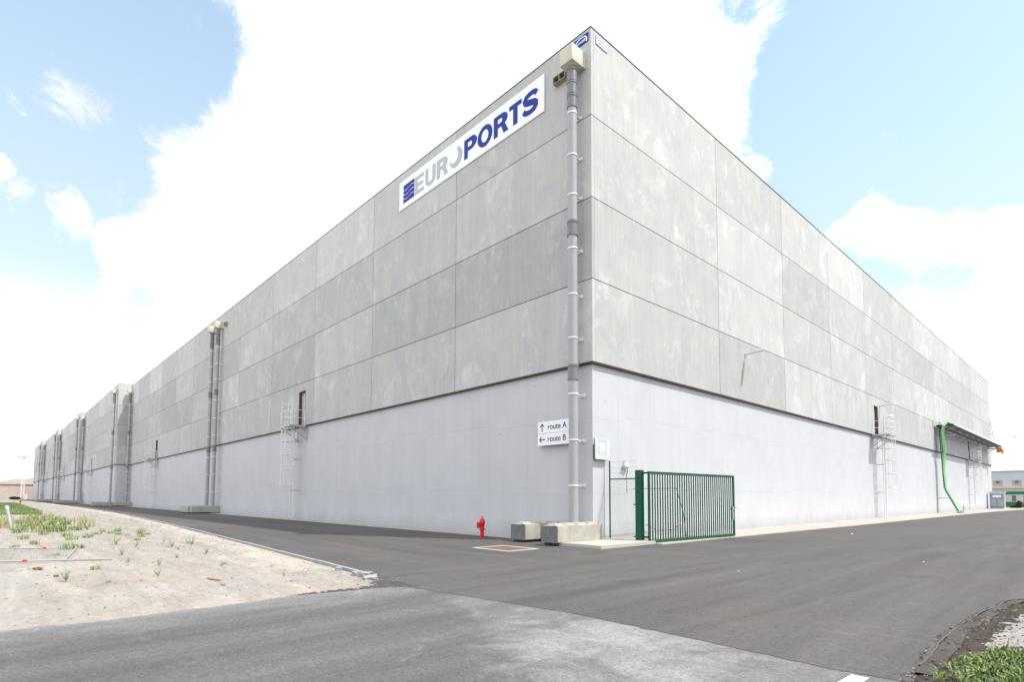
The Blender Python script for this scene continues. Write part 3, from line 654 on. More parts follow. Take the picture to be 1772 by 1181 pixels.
# ------------------------------------------------------------------ outline text and marks
def plate(mb,x0,x1,z0,z1,y0,y1,c=.04):
    def rr(u0,v0,u1,v1,c):
        P=[]
        for cx,cy,a0 in ((u1-c,v1-c,0),(u0+c,v1-c,90),(u0+c,v0+c,180),(u1-c,v0+c,270)):
            for k_ in range(5): t=R_(a0+22.5*k_); P.append((cx+c*math.cos(t),cy+c*math.sin(t)))
        return P
    mb.prism(rr(x0,z0,x1,z1,c),lambda u,v_,k_:(u,y0 if k_==0 else y1,v_))
def curves(name,loops,m,parent,depth,xf):
    cu=bpy.data.curves.new(name,'CURVE'); cu.dimensions='2D'; cu.fill_mode='BOTH'; cu.extrude=depth/2
    for lp_ in loops:
        sp=cu.splines.new('POLY'); sp.points.add(len(lp_)-1); sp.use_cyclic_u=True
        for i,(u,v_) in enumerate(lp_): sp.points[i].co=(u,v_,0,1)
    tmp=bpy.data.objects.new('tmp',cu); COL.objects.link(tmp)
    bpy.context.view_layer.update()
    me=bpy.data.meshes.new_from_object(tmp.evaluated_get(bpy.context.evaluated_depsgraph_get()))
    bpy.data.objects.remove(tmp); bpy.data.curves.remove(cu)
    me.transform(xf); me.name=name; me.materials.clear(); me.materials.append(m)
    o=bpy.data.objects.new(name,me); COL.objects.link(o); o.parent=parent; return o
def arc(cx,cy,rx,ry,a0,a1,n=14): return [(cx+rx*math.cos(R_(a0+(a1-a0)*k_/n)),cy+ry*math.sin(R_(a0+(a1-a0)*k_/n))) for k_ in range(n+1)]
def gU(w): s=.265; return [[(0,1),(0,.36)]+arc(w/2,.34,w/2,.36,180,360)+[(w,1),(w-s,1),(w-s,.38)]+arc(w/2,.36,w/2-s,.17,360,180)+[(s,1)]]
def gR(w):
    s=.285; return [[(0,0),(0,1),(w*.55,1)]+arc(w*.55,.70,w*.42,.30,90,-58)+[(w*1.02,0),(w*1.02-.33,0),(w*.55-.02,.39),(s,.39),(s,0)],
            [(s,.585),(w*.50,.585)]+arc(w*.50,.69,.10,.105,-90,90,8)+[(s,.795)]]
def gP(w):
    s=.285; return [[(0,0),(0,1),(w*.55,1)]+arc(w*.55,.675,w*.45,.325,90,-90)+[(s,.35),(s,0)],[(s,.55),(w*.50,.55)]+arc(w*.50,.67,.12,.12,-90,90,8)+[(s,.79)]]
def gO(w): return [arc(w/2,.5,w/2,.52,0,352,44),arc(w/2,.5,w/2-.285,.31,0,352,44)]
def gT(w): s=.285; return [[(w/2-s/2,0),(w/2-s/2,.79),(0,.79),(0,1),(w,1),(w,.79),(w/2+s/2,.79),(w/2+s/2,0)]]
def gS(w):
    c=[(.90,.76),(.80,.875),(.62,.915),(.42,.90),(.24,.84),(.155,.73),(.20,.62),(.34,.555),(.52,.50),(.72,.44),(.84,.35),(.84,.235),(.74,.135),(.56,.085),(.36,.09),(.18,.15),(.07,.27)]
    c=[(x*w*1.0,y) for x,y in c]; th=[.115,.118,.115,.118,.13,.138,.145,.145,.145,.145,.145,.142,.135,.118,.115,.118,.115]
    # smooth
    L_,Rr=[],[]
    for i,(x,y) in enumerate(c):
        p0=c[max(0,i-1)]; p1=c[min(len(c)-1,i+1)]; d=Vector((p1[0]-p0[0],p1[1]-p0[1])).normalized(); n=Vector((-d.y,d.x))
        L_.append((x+n.x*th[i],y+n.y*th[i])); Rr.append((x-n.x*th[i],y-n.y*th[i]))
    return [L_+Rr[::-1]]
def gCres(w): return [arc(w*.5,.5,w*.5,.52,72,-165,30)+arc(w*.36,.60,w*.335,.36,-165,48,26)]
def waves(w,h,y0):   # four bands parted by three wavy gaps
    res=[]; n=16; g=.022*h
    def wv(k_,x): return y0+h*(k_/4)+h*.055*math.sin((x/w)*2*math.pi+math.pi)
    for k_ in range(4):
        lo=[(w*i/n,(y0 if k_==0 else wv(k_,w*i/n)+g)) for i in range(n+1)]; hi=[(w*i/n,(y0+h if k_==3 else wv(k_+1,w*i/n)-g)) for i in range(n,-1,-1)]
        res.append(lo+hi)
    return res
SG=empty('banner_sign',(0,0,0),label='long white company sign reading EUROPORTS in grey and blue, high on the left facade',cat='sign')
b=MB(); b.box(-13.18,-.045,16.93,-2.34,-.012,18.49); b.build('sign_board',mat['white'],SG)
b=MB()
for x in (-9.55,-5.9): b.box(x-.006,-.0475,16.935,x+.006,-.0458,18.485)
b.build('board_seam',mat['grey'],SG)
H_=.93; z0_=17.22
def XF(x,s=1.0): return Matrix.Translation((x,-.052,z0_))@Matrix.Rotation(math.pi/2,4,'X')@Matrix.Scale(H_*s,4)
def letter(nm,loops,x,m): 
    o=curves(nm,loops,m,SG,.008,XF(x)); return o
letter('wave_emblem',waves(1.13,1.04,-.01),-12.77,mat['blue'])
letter('letter_E',waves(.25,1,0)+[[(.25,0),(.86,0),(.86,.19),(.25,.19)],[(.25,.41),(.80,.41),(.80,.59),(.25,.59)],[(.25,.81),(.86,.81),(.86,1),(.25,1)]],-11.66,mat['grey'])
letter('letter_U',gU(.94),-10.70,mat['grey'])
letter('letter_R',gR(.98),-9.70,mat['grey'])
letter('letter_O',gCres(1.08),-8.66,mat['grey'])
letter('letter_P',gP(1.0),-7.50,mat['blue'])
letter('letter_O',gO(1.10),-6.52,mat['blue'])
letter('letter_R',gR(1.0),-5.40,mat['blue'])
letter('letter_T',gT(.82),-4.40,mat['blue'])
letter('letter_S',gS(1.02),-3.60,mat['blue'])
# emblem plates near the roof corner
def house_loops(): 
    o=[(.06,.06),(.06,.52),(.26,.80),(.5,.90),(.80,.80),(.94,.52),(.94,.06),(.86,.06),(.86,.50),(.74,.70),(.5,.78),(.31,.70),(.15,.50),(.15,.06)]
    return [o]
def emblem(M,m_plate,m_house,m_text,label):
    r=empty('emblem_plate',(0,0,0),label=label,cat='sign',group='house emblem plates at the roof corner')
    def tr(o): o.data.transform(M)
    b=MB(); b.box(0,0,0,.70,.02,.34); o=b.build('plate',m_plate,r); tr(o)
    o=curves('house_outline',house_loops(),m_house,r,.006,M@Matrix.Translation((0,-.004,0))@Matrix.Rotation(math.pi/2,4,'X')@Matrix.Diagonal((.70,.34,1,1)))
    b=MB(); b.box(.13,-.004,.08,.57,-.001,.17); o=b.build('print_band',m_text,r); tr(o)
emblem(Matrix.Translation((-.80,-.03,18.49)),mat['blue'],mat['white'],mat['palebluetext'],'small blue plate with a white house outline under the roof edge, left of the corner')
emblem(Matrix.Translation((.03,.28,18.47))@Matrix.Rotation(math.pi/2,4,'Z'),M_('bleached_plate',(.47,.49,.53),.7,bump=0),mat['fadedblue'],mat['palebluetext'],'small sun-faded pale plate under the roof edge, right of the corner')
# route signs
def text_mesh(txt,size,name,parent,m,xf,off=0):
    cu=bpy.data.curves.new(name,'FONT'); cu.body=txt; cu.size=size; cu.extrude=.003; cu.offset=off
    tmp=bpy.data.objects.new('tmp',cu); COL.objects.link(tmp); bpy.context.view_layer.update()
    me=bpy.data.meshes.new_from_object(tmp.evaluated_get(bpy.context.evaluated_depsgraph_get())); bpy.data.objects.remove(tmp); bpy.data.curves.remove(cu)
    me.transform(xf); me.materials.clear(); me.materials.append(m); o=bpy.data.objects.new(name,me); COL.objects.link(o); o.parent=parent; return o
def route(z0,txt,arrow,label):
    r=empty('route_sign',(0,0,0),label=label,cat='sign',group='route signs beside the corner downpipe')
    b=MB(); plate(b,-2.66,-1.02,z0,z0+.455,-.09,-.05,.045); b.build('sign_plate',mat['white'],r)
    b=MB(); plate(b,-2.675,-1.005,z0-.012,z0+.467,-.0495,-.03,.05); b.box(-2.3,-.03,z0+.1,-2.2,.119,z0+.14); b.box(-1.5,-.03,z0+.1,-1.4,.119,z0+.14); b.build('sign_back',mat['galv_dull'],r)
    FX=Matrix.Translation((-2.14,-.0945,z0+.14))@Matrix.Rotation(math.pi/2,4,'X')
    text_mesh(txt,.31,'sign_text',r,mat['black'],FX@Matrix.Diagonal((.98,1,1,1)),.0012)
    c=(-2.42,z0+.225); b=MB()
    def pr(P): b.prism([(c[0]+u,c[1]+v_) for u,v_ in P],lambda u,v_,k_:(u,-.0975 if k_==0 else -.0915,v_))
    A=[(-.018,-.16),(.018,-.16),(.018,.095),(.105,.005),(.105,.055),(0,.16),(-.105,.055),(-.105,.005),(-.018,.095)]
    if arrow=='left': A=[(-v_,u) for u,v_ in A]
    pr(A); b.build('arrow',mat['black'],r)
route(4.02,'route A','up','white route A sign with an up arrow, above its twin beside the corner downpipe')
route(3.555,'route B','left','white route B sign with a left arrow, below its twin beside the corner downpipe')
# assembly point sign on right facade (local x along +Y)
AS=empty('assembly_sign',(0,0,0),label='faded pale sign with mint people figures just right of the corner',cat='sign')
MR=Matrix.Translation((-.112,-.09,0))@Matrix.Rotation(math.pi/2,4,'Z')
b=MB(); plate(b,.16,.98,2.93,3.70,-.16,-.13,.05); b.box(.3,-.13,3.1,.4,-.001,3.15); b.box(.7,-.13,3.1,.8,-.001,3.15); o=b.build('sign_plate',mat['palesign'],AS); o.data.transform(MR)
b=MB(); plate(b,.150,.985,2.92,3.69,-.129,-.118,.05); o=b.build('sign_rim',mat['brown'],AS); o.data.transform(MR)
b=MB(); b.box(.33,-.1635,3.12,.80,-.161,3.66); o=b.build('mint_square',mat['mint'],AS); o.data.transform(MR)
b=MB()
for cx,sc in ((.47,1),(.63,1),(.55,.85)):
    zz=3.22 if sc==1 else 3.20
    b.prism([(cx+u*sc,zz+v_*sc) for u,v_ in [(-.03,0),(-.012,0),(-.004,.12),(.004,.12),(.012,0),(.03,0),(.045,.24),(.02,.28),(-.02,.28),(-.045,.24)]],lambda u,v_,k_:(u,-.166-.0006*(sc<1) if k_==0 else -.1638,v_))
    b.prism([(cx+.026*math.cos(t),zz+.315*sc+.026*math.sin(t)) for t in [k_*math.pi/5 for k_ in range(10)]],lambda u,v_,k_:(u,-.166-.0006*(sc<1) if k_==0 else -.1638,v_))
o=b.build('people_figures',mat['white'],AS); o.data.transform(MR)
# ------------------------------------------------------------------ concrete blocks
def make_block(mlong=None,dirty=False):  # dirty: gives one end face the darker concrete
    r=empty('concrete_block',cat='concrete block',group='stacking concrete blocks guarding the downpipes')
    b=MB(); bm=bmesh.new(); bmesh.ops.create_cube(bm,size=1)
    for v_ in bm.verts: v_.co=Vector((v_.co.x*.75,v_.co.y*2.3,(v_.co.z+.5)*.55+.085))
    bmesh.ops.bevel(bm,geom=list(bm.edges),offset=.022,segments=2,affect='EDGES')
    bmesh.ops.subdivide_edges(bm,edges=[e for e in bm.edges if e.calc_length()>.4],cuts=6,use_grid_fill=True)
    for v_ in bm.verts:
        q=v_.co*4; v_.co+=Vector((noise.noise(q),noise.noise(q+Vector((9,0,0))),noise.noise(q+Vector((0,9,0)))))*.010
    b.addbm(bm)
    for f in range(len(b.f)):
        c=sum((Vector(b.v[i]) for i in b.f[f]),Vector())/len(b.f[f])
        if c.y<-1.13: b.m[f]=1
    b.mi=2; b.box(-.29,-1.06,0,.29,1.06,.084)  # inset foot in dark soil colour, painting the shadow gap under the block
    b.build('block_body',[mat['block'],mat['blockdark'] if dirty else mat['block'],mat['soil_and_gap_shade']],r,flat=True)
    for k_ in range(4):
        c=MB(); cy=-.8625+.575*k_; a=c.pts([(sx*.20,cy+sy*.20,.625) for sx,sy in ((-1,-1),(1,-1),(1,1),(-1,1))]); d=c.pts([(sx*.15,cy+sy*.15,.70) for sx,sy in ((-1,-1),(1,-1),(1,1),(-1,1))])
        c.face([d,d+1,d+2,d+3])
        for i in range(4): j=(i+1)%4; c.face([a+i,a+j,d+j,d+i])
        c.build('stud',mat['block'],r)
    return r
bk=make_block(dirty=True); bk.location=(-.13,-.98,.02); bk['label']='pale concrete stacking block with dark end, nearest the corner on the slab edge'
def cb(x,y,rz,lab,src=bk,z=0.0,sc=1): q=copy_tree(src); q.location=(x,y,z); q.rotation_euler=(0,0,rz); q['label']=lab; return q
cb(-1.93,-.70,.01,'pale concrete stacking block with dark end, between the hydrant and the front block')
bk2=make_block(); bk2.location=(-44.8,-1.05,0); bk2['label']='grey concrete block standing out from the wall, right of the twin downpipes'
cb(-46.4,-1.95,math.pi/2,'grey concrete block parallel to the wall in front of the twin downpipes',bk2)
cb(-48.2,-1.05,0,'grey concrete block standing out from the wall, left of the twin downpipes',bk2)
cb(-89.6,-1.2,0,'concrete block nearest the wall below the first wall step',bk2); cb(-89.6,-3.6,0,'outermost concrete block below the first wall step',bk2)
cb(-91.3,-4.1,math.pi/2,'concrete block turned parallel to the wall past the first wall step',bk2)
for X,Y,wd in ((-132,-1.78,'second'),(-174,-2.62,'third')):
    cb(X,Y-1.25,0,'concrete block nearest the wall below the %s wall step'%wd,bk2); cb(X,Y-3.6,0,'outer concrete block below the %s wall step'%wd,bk2)
# ------------------------------------------------------------------ slab, gate, fence
b=MB(); bm=bmesh.new(); bmesh.ops.create_cube(bm,size=1)
for v_ in bm.verts: v_.co=Vector((.82+v_.co.x*2.05+ (0 if v_.co.x<0 else 0),-.45+v_.co.y*3.0,.055+v_.co.z*.13))
bmesh.ops.bevel(bm,geom=list(bm.edges),offset=.02,segments=2,affect='EDGES'); b.addbm(bm)
tag(b.build('concrete_slab',mat['slab']),'low cream concrete slab at the corner, under the gate post',cat='slab')
GZ=.12
gp=empty('gate_post',(1.40,.76,GZ),label='thick square dark green post at the hinge side of the gate',cat='post')
b=MB(); b.bbox(-.11,-.11,0,.11,.11,2.40,.012); b.build('post_tube',mat['green'],gp)
b=MB(); b.box(-.15,-.15,0,.15,.15,.012); b.build('base_plate',mat['galv_dull'],gp)
b=MB(); 
for z in (.12,1.22): b.tube([(-.24,0,z),(-.11,0,z)],.025,6)
b.build('fence_lug',mat['black'],gp)
b=MB()
for z in (.12,2.30): b.tube([(.11,.03,z),(.30,.03,z)],.03,8)
b.build('hinge_pin',mat['black'],gp)
ga=math.atan2(6.45-.80,2.02-1.72); GL=5.62
gt=empty('swing_gate',(1.72,.80,.05),ga-math.pi/2*0,label='green swing gate of thin vertical bars standing open along the right facade',cat='gate')
b=MB(); gh=2.42
b.box(0,-.03,0,GL,.03,.09); b.box(0,-.03,gh-.09,GL,.03,gh); b.box(0,-.0295,.0905,.08,.0295,gh-.0905); b.box(GL-.08,-.0295,.0905,GL,.0295,gh-.0905); b.build('gate_frame',mat['green'],gt)
nb=36
for i in range(nb):
    x=.08+(GL-.16)*(i+1)/(nb+1); c=MB(); c.box(x-.015,-.017,.0905,x+.015,.017,gh-.0905); c.build('gate_bar',mat['green'],gt)
b=MB(); b.box(GL-.20,-.05,1.02,GL-.085,.05,1.16); b.box(GL-.17,-.04,.66,GL-.085,.04,.98); b.build('lock_box',mat['galv_dull'],gt)
b=MB(); b.tube([(GL-.02,-.02,1.12),(GL+.06,-.06,1.12)],.016,6); b.build('handle',mat['green'],gt)
# chain link panel from wall to post
FN=empty('chain_link_fence',(0,.86,GZ),label='short chain link fence panel closing the gap between wall and gate post',cat='fence')
b=MB(); b.tube([(.06,0,0),(.06,0,2.78)],.027,8); b.build('fence_post',mat['green'],FN)
b=MB(); b.tube([(.085,0,2.12),(1.28,0,2.12)],.022,8); b.build('top_rail',mat['green'],FN)
b=MB(); mesh_w=(.085,1.29); pit=.066
u=mesh_w[0]-2.12
def clipseg(x0,z0,x1,z1):
    # clip in x
    if x1<x0: x0,z0,x1,z1=x1,z1,x0,z0
    a=max(x0,mesh_w[0]); c=min(x1,mesh_w[1])
    if c-a<.01: return None
    f=lambda x:z0+(z1-z0)*(x-x0)/(x1-x0); return a,f(a),c,f(c)
x=mesh_w[0]-2.1
while x<mesh_w[1]+2.1:
    for s in (1,-1):
        q=clipseg(x,.02,x+s*2.08,2.10)
        if q: b.tube([(q[0],.004*s,q[1]),(q[2],.004*s,q[3])],.0032,4,cap=False)
    x+=pit*1.414
b.build('wire_mesh',mat['galv_dull'],FN)
b=MB()
for z in (2.34,2.52,2.74): b.tube([(.06,0,z),(.5,.0,z-.015),(1.29,0,z)],.004,4,cap=False)
for z in (2.34,2.52,2.74):
    for k_ in range(9): x=.14+k_*.13; b.tube([(x-.012,0,z-.02),(x+.012,0,z+.012)],.003,4)
b.build('barbed_wire',mat['galv_dull'],FN)
# triangular camera lamp on the wall
TL=empty('triangular_wall_lamp',(-.12,1.95,2.75),-math.pi/2,label='small grey triangular lamp on the wall above the chain link fence',cat='lamp')
b=MB(); b.prism([(-.17,-.02),(.17,-.02),(.02,.24),(-.02,.24)],lambda u,v_,k_:(u*(1-.3*k_),.17 if k_==0 else .0,v_)); b.build('lamp_shade',mat['palesign'],TL)
b=MB(); b.lathe([(.05,-.06),(.10,-.02)],(-.07,.10,-.02),12); b.lathe([(.04,-.07),(.07,-.02)],(.09,.10,-.02),12); b.build('lamp_globe',mat['galv'],TL)
b=MB(); b.tube([(-.15,.06,-.03),(-.18,.04,-.15),(-.18,.02,-.32)],.012,6); b.tube([(-.18,.01,-.32),(-.18,.01,-1.0)],.006,5); b.build('lamp_cable',mat['black'],TL)
# wire frame and plastic chain seen through the gate
WF=empty('wire_frame',(.9,1.2,.04),label='thin dark bent rod frame leaning behind the green gate',cat='rod frame')
b=MB(); b.tube([(0,-.1,1.85),(0,2.75,1.90),(.05,3.15,.95),(.05,3.35,.0)],.012,6); b.tube([(0,0,.28),(.02,3.3,.32)],.006,5); b.build('rod',mat['black'],WF)
CH=empty('plastic_chain',(1.1,1.2,.04),label='sagging red and white plastic chain strung behind the green gate',cat='chain')
pr=None; nseg=26; cr=MB(); cw=MB()
for i in range(nseg):
    t0,t1=i/nseg,(i+1)/nseg-.006; f=lambda t:(0,.0+3.2*t,.75-.42*(1-(2*t-1)**2)-.1*t*0)
    (cr if i%2 else cw).tube([f(t0),f(t1)],.014,6)
cr.build('red_links',mat['redwhite'],CH); cw.build('white_links',mat['white'],CH)
# ------------------------------------------------------------------ manhole grate
mh=empty('drain_grate',(-.42,-3.78,0),.02,label='square rusty drain grate with white concrete border set in the asphalt',cat='drain')
b=MB(); 
b.box(-.84,-.66,-.02,.84,-.53,.008); b.box(-.84,.53,-.02,.84,.66,.008); b.box(-.84,-.53,-.02,-.70,.53,.0075); b.box(.70,-.53,-.02,.84,.53,.0075); b.build('grate_border',mat['slab'],mh)
b=MB(); b.box(-.70,-.53,-.02,.70,.53,.0035)
for k_ in range(26):
    x=-.67+k_*.0535; b.box(x,-.51,.0036,x+.030,.51,.010)
b.build('grate',mat['rust'],mh)
# ------------------------------------------------------------------ hydrants
def make_hydrant():
    r=empty('fire_hydrant',cat='fire hydrant',group='red fire hydrants')
    b=MB(); b.lathe([(.075,0),(.075,.30),(.095,.31),(.105,.33),(.105,.36),(.085,.38),(.085,.42),(.10,.50),(.115,.58),(.115,.66),(.10,.69),(.085,.72),(.06,.745),(.03,.755)],(0,0,0),20); b.build('barrel',mat['red'],r)
    b=MB(); b.lathe([(.11,-.012),(.13,-.012),(.13,.012),(.11,.012)],(0,0,.345),20); b.build('flange',mat['red'],r)
    b=MB(); b.lathe([(.024,.74),(.024,.79),(.032,.80),(.02,.86)],(0,0,0),8); b.build('spindle',mat['red'],r)
    for (dx_,dy_,z,rr) in ((-.8,-.6,.56,.075),(.55,-.83,.60,.055),(-.35,-.94,.47,.062)):
        d=Vector((dx_,dy_,-.12)).normalized(); c=Vector((0,0,z)); q=MB(); q.tube([c+d*.06,c+d*.155,c+d*.156,c+d*.20,c+d*.205],.05,14,rs=[rr*.8,rr*.8,rr*1.1,rr*1.1,rr*.5]); q.build('outlet_cap',mat['red'],r)
    return r
hy=make_hydrant(); hy.location=(-4.2,-1.58,0); hy['label']='red fire hydrant on the asphalt near the wall, left of the concrete blocks'
q=copy_tree(hy); q.location=(-124.5,-11.6,0); q.scale=(1,1,1.0); q.rotation_euler=(0,.12,.6); q['label']='tiny far red fire hydrant at the grassy far edge of the left road'
# ------------------------------------------------------------------ items on the sand
po=empty('white_post',(-21.8,-14.72,0),label='leaning white plastic post among the weeds on the sand',cat='post')
top=Vector((-.62,-.22,1.10)); b=MB(); b.tube([(0,0,-.05),top*.93],.06,14); b.build('post_tube',M_('dull_white_plastic',(.33,.34,.36),.5,bump=0),po); b=MB(); b.tube([top*.90,top],.07,14); b.build('post_cap',mat['palesign'],po)
fp=empty('fence_frame',(0,0,0),label='galvanised fence panel lying flat on the sand with bits of red tape',cat='fence panel')
def fr(p,q_,r=.019): b.tube([p,q_],r,8)
b=MB(); fr((-4.2,-13.33,.09),(-4.95,-18.0,.08)); b.build('frame_tube',mat['galv'],fp)
Z9=.10
b=MB(); fr((-4.55,-13.0,Z9),(-5.4,-20,Z9)); 
fpx=[((-4.55,-14.9),( -10.5,-21.0))]
bpy.data.objects.remove(kids(fp)[0]); 
# near tube, far tube and the slanted end tube
TM=M_('dusty_galvanised_tube',(.36,.38,.39),.6,.2,var=.15,bump=0)
b=MB(); fr((-3.75,-13.33,Z9),(-8.3,-21.4,Z9-.02)); b.build('frame_tube',TM,fp)
b=MB(); fr((-7.95,-13.62,Z9),(-13.2,-21.4,Z9-.02)); b.build('frame_tube',TM,fp)
b=MB(); fr((-4.25,-14.15,Z9+.005),(-7.95,-13.62,Z9+.005)); b.build('frame_tube',TM,fp)
b=MB()
for i in range(1,60):
    t=i/60; b.tube([(-4.4-4.0*t*.98,-14.2-7.1*t,Z9-.02),(-8.2-5.0*t,-13.9-7.3*t,Z9-.02)],.003,4,cap=False)
for i in range(1,14):
    t=i/14; b.tube([(-4.4-3.8*t,-14.2+.35*t,Z9-.025),(-8.3-4.9*t,-21.3+0*t,Z9-.025)],.003,4,cap=False)
b.build('wire_mesh',mat['galv_dull'],fp)
for p,l in (((-4.6,-14.85),.08),((-6.35,-18.0),.12),((-8.4,-14.3),.08)):
    b=MB(); b.bbox(p[0]-.03,p[1]-l/2,Z9-.025,p[0]+.03,p[1]+l/2,Z9+.03,.01); b.build('red_tape',mat['redwhite'],fp)
# rubble heap
rb=MB()
for i in range(46):
    x=rnd.uniform(-31,-21.5); y=rnd.uniform(-14.2,-12.2); r=rnd.uniform(.06,.2); rock(rb,Vector((x,y,sand_h(x,y)+r*.3)),r,i+300)
tag(rb.build('rubble_heap',M_('pale_rubble',(.45,.39,.33),.95,var=.25,scale=3,bump=.4)),'pale broken rubble among the tall weeds left of the road',cat='rubble')
for i,(x,y,sx,sy,sz,rz,lab) in enumerate([(-24.3,-12.9,.75,.32,.16,.3,'brown terracotta slab lying in the rubble by the tall weeds'),(-29.5,-13.3,.4,.3,.22,1.0,'orange terracotta lump on top of the rubble'),(-2.9,-14.7,.16,.1,.05,.4,'small orange brick chip on the sand below the fence panel'),(-1.4,-14.5,.07,.05,.04,1.0,'tiny orange brick crumb right of the bigger chip'),(1.15,-12.45,.55,.06,.03,.25,'flat rusty brown strip lying on the sand')]):
    b=MB(); bm=bmesh.new(); bmesh.ops.create_cube(bm,size=1); bmesh.ops.subdivide_edges(bm,edges=bm.edges,cuts=3,use_grid_fill=True)
    for v_ in bm.verts: v_.co=Vector((v_.co.x*sx,v_.co.y*sy,v_.co.z*sz))*(1+.35*noise.noise(v_.co*3+Vector((i*5,0,0))))
    b.addbm(bm,Matrix.Rotation(rz,4,'Z')); o=b.build('brick_fragment',mat['terracotta'],flat=True); o.location=(x,y,sand_h(x,y)+sz*.3)
    tag(o,lab,'brick fragment','terracotta fragments on the sand')
# broken kerb stones at the road end of the kerb
for i,(x,y,sx,sy,sz,rz,lab) in enumerate([(2.30,-9.97,.20,.12,.12,.5,'tilted pale broken kerb stone at the tip of the sandy plot'),(2.72,-10.10,.24,.20,.07,1.2,'flat pale broken concrete lump at the tip of the sandy plot'),(1.95,-10.0,.14,.10,.07,.2,'small pale concrete lump behind the tilted kerb stone'),(1.0,-9.92,.12,.09,.06,.9,'small lump beside the kerb line')]):
    b=MB(); bm=bmesh.new(); bmesh.ops.create_cube(bm,size=1); bmesh.ops.subdivide_edges(bm,edges=bm.edges,cuts=4,use_grid_fill=True)
    for v_ in bm.verts: v_.co=Vector((v_.co.x*sx,v_.co.y*sy,v_.co.z*sz))*(1+.3*noise.noise(v_.co*3+Vector((i*7,3,0))))
    b.addbm(bm,Matrix.Rotation(rz,4,'Z')@Matrix.Rotation(.12,4,'X')); o=b.build('broken_kerb_stone',mat['kerb'],flat=True); o.location=(x,y,.035)
    tag(o,lab,'kerb stone','broken kerb stones at the plot tip')
# litter on the road
for i,(x,y,r,lab) in enumerate([(6.9,-3.6,.014,'small white scrap of litter on the asphalt in the middle of the right road'),(4.6,12.0,.05,'crumpled white litter on the asphalt beyond the gate'),(9.2,1.5,.02,'white litter speck on the asphalt far right')]):
    b=MB(); rock(b,Vector((0,0,r*.3)),r,i+77); o=b.build('litter',mat['white']); o.location=(x,y,.001); tag(o,lab,'litter')
# ------------------------------------------------------------------ plants
def blades(b,cx,cy,cz,n,spread,h,wd,lean=.5,q=rnd,broad=False):
    for i in range(n):
        a=q.uniform(0,6.283); r=spread*math.sqrt(q.random()); x,y=cx+r*math.cos(a),cy+r*math.sin(a)
        a2=q.uniform(0,6.283); l=q.uniform(.2,1)*lean; hh=h*q.uniform(.5,1.1); ww=wd*q.uniform(.6,1.2)
        dx,dy=math.cos(a2)*l*hh,math.sin(a2)*l*hh; px,py=-math.sin(a2)*ww,math.cos(a2)*ww
        b.tone=min(1,max(0,q.gauss(.45,.28)))
        if broad:
            m=.55; k_=b.pts([(x,y,cz),(x+dx*m+px,y+dy*m+py,cz+hh*.6),(x+dx,y+dy,cz+hh*(1-l*.3)),(x+dx*m-px,y+dy*m-py,cz+hh*.6)]); b.face([k_,k_+1,k_+2,k_+3])
        else:
            m=.5; k_=b.pts([(x-px,y-py,cz),(x+px,y+py,cz),(x+dx*m*.6+px*.7,y+dy*m*.6+py*.7,cz+hh*.55),(x+dx*m*.6-px*.7,y+dy*m*.6-py*.7,cz+hh*.55),(x+dx,y+dy,cz+hh*(1-l*.35))])
            b.face([k_,k_+1,k_+2,k_+3]); b.face([k_+3,k_+2,k_+4])
def stemweed(b,h,q):
    for s in range(q.randint(4,7)):
        a=q.uniform(0,6.28); l=q.uniform(.1,.5); top=Vector((math.cos(a)*l*h,math.sin(a)*l*h,h*q.uniform(.6,1)))
        b.tone=.6; b.tube([(0,0,0),top*.5+Vector((0,0,h*.05)),top],.004,4)
        for k_ in range(9):
            t=.25+.75*k_/8; p=top*t; a2=q.uniform(0,6.28); L2=h*.16*(1.2-t*.6); d=Vector((math.cos(a2)*L2,math.sin(a2)*L2,L2*.5)); n=Vector((-math.sin(a2),math.cos(a2),0))*L2*.28
            b.tone=min(1,max(0,q.gauss(.5,.25))); i0=b.pts([p,p+d*.5+n,p+d,p+d*.5-n]); b.face([i0,i0+1,i0+2,i0+3])
wm=[]
for i in range(3):
    b=MB(); blades(b,0,0,0,60,.13,.20,.006,1.1,random.Random(i)); wm.append((b.build('weed_tuft',mat['weed'],tone=True),'tuft'))
for i in range(3):
    b=MB(); stemweed(b,.27,random.Random(i+9)); wm.append((b.build('leafy_weed',mat['greyweed'] if i==1 else mat['weed'],tone=True),'leafy'))
b=MB(); blades(b,0,0,0,60,.15,.34,.005,.7,random.Random(44)); wm.append((b.build('dry_weed',mat['dryweed'],tone=True),'dry'))
WL={'tuft':('low spiky green tuft growing out of the sand','weed','green tufts on the sand'),'leafy':('small leafy green weed with branching stems on the sand','weed','leafy weeds on the sand'),'dry':('tall yellowish grass clump on the sand','grass clump','yellowish grass clumps on the sand')}
used=set()
def weed(i,x,y,s):
    o,kd=wm[i]
    if i in used: o=o.copy(); COL.objects.link(o)
    used.add(i); o.location=(x,y,sand_h(x,y)-.01); o.scale=(s,s,s*rnd.uniform(.8,1.15)); o.rotation_euler=(0,0,rnd.uniform(0,6.28))
    if x<-17: zn='among the rubble left of the road'
    elif x<-9.5: zn='between the rubble and the fence panel' if y<-12.6 else 'near the kerb before the rubble'
    elif y<-13: zn='close beside the flat fence panel'
    elif x<-5: zn='in the middle of the sandy plot' if y<-11.6 else 'close to the kerb line'
    elif y<-12: zn='on the bare sand nearest the foreground road'
    else: zn='near the pointed tip of the sandy plot'
    nm={'tuft':'low green tuft','leafy':'small leafy weed','dry':'yellowish grass clump'}[kd]
    tag(o,('larger ' if s>1.15 else 'tiny ' if s<.65 else '')+nm+' '+zn,WL[kd][1],nm+'s '+zn)
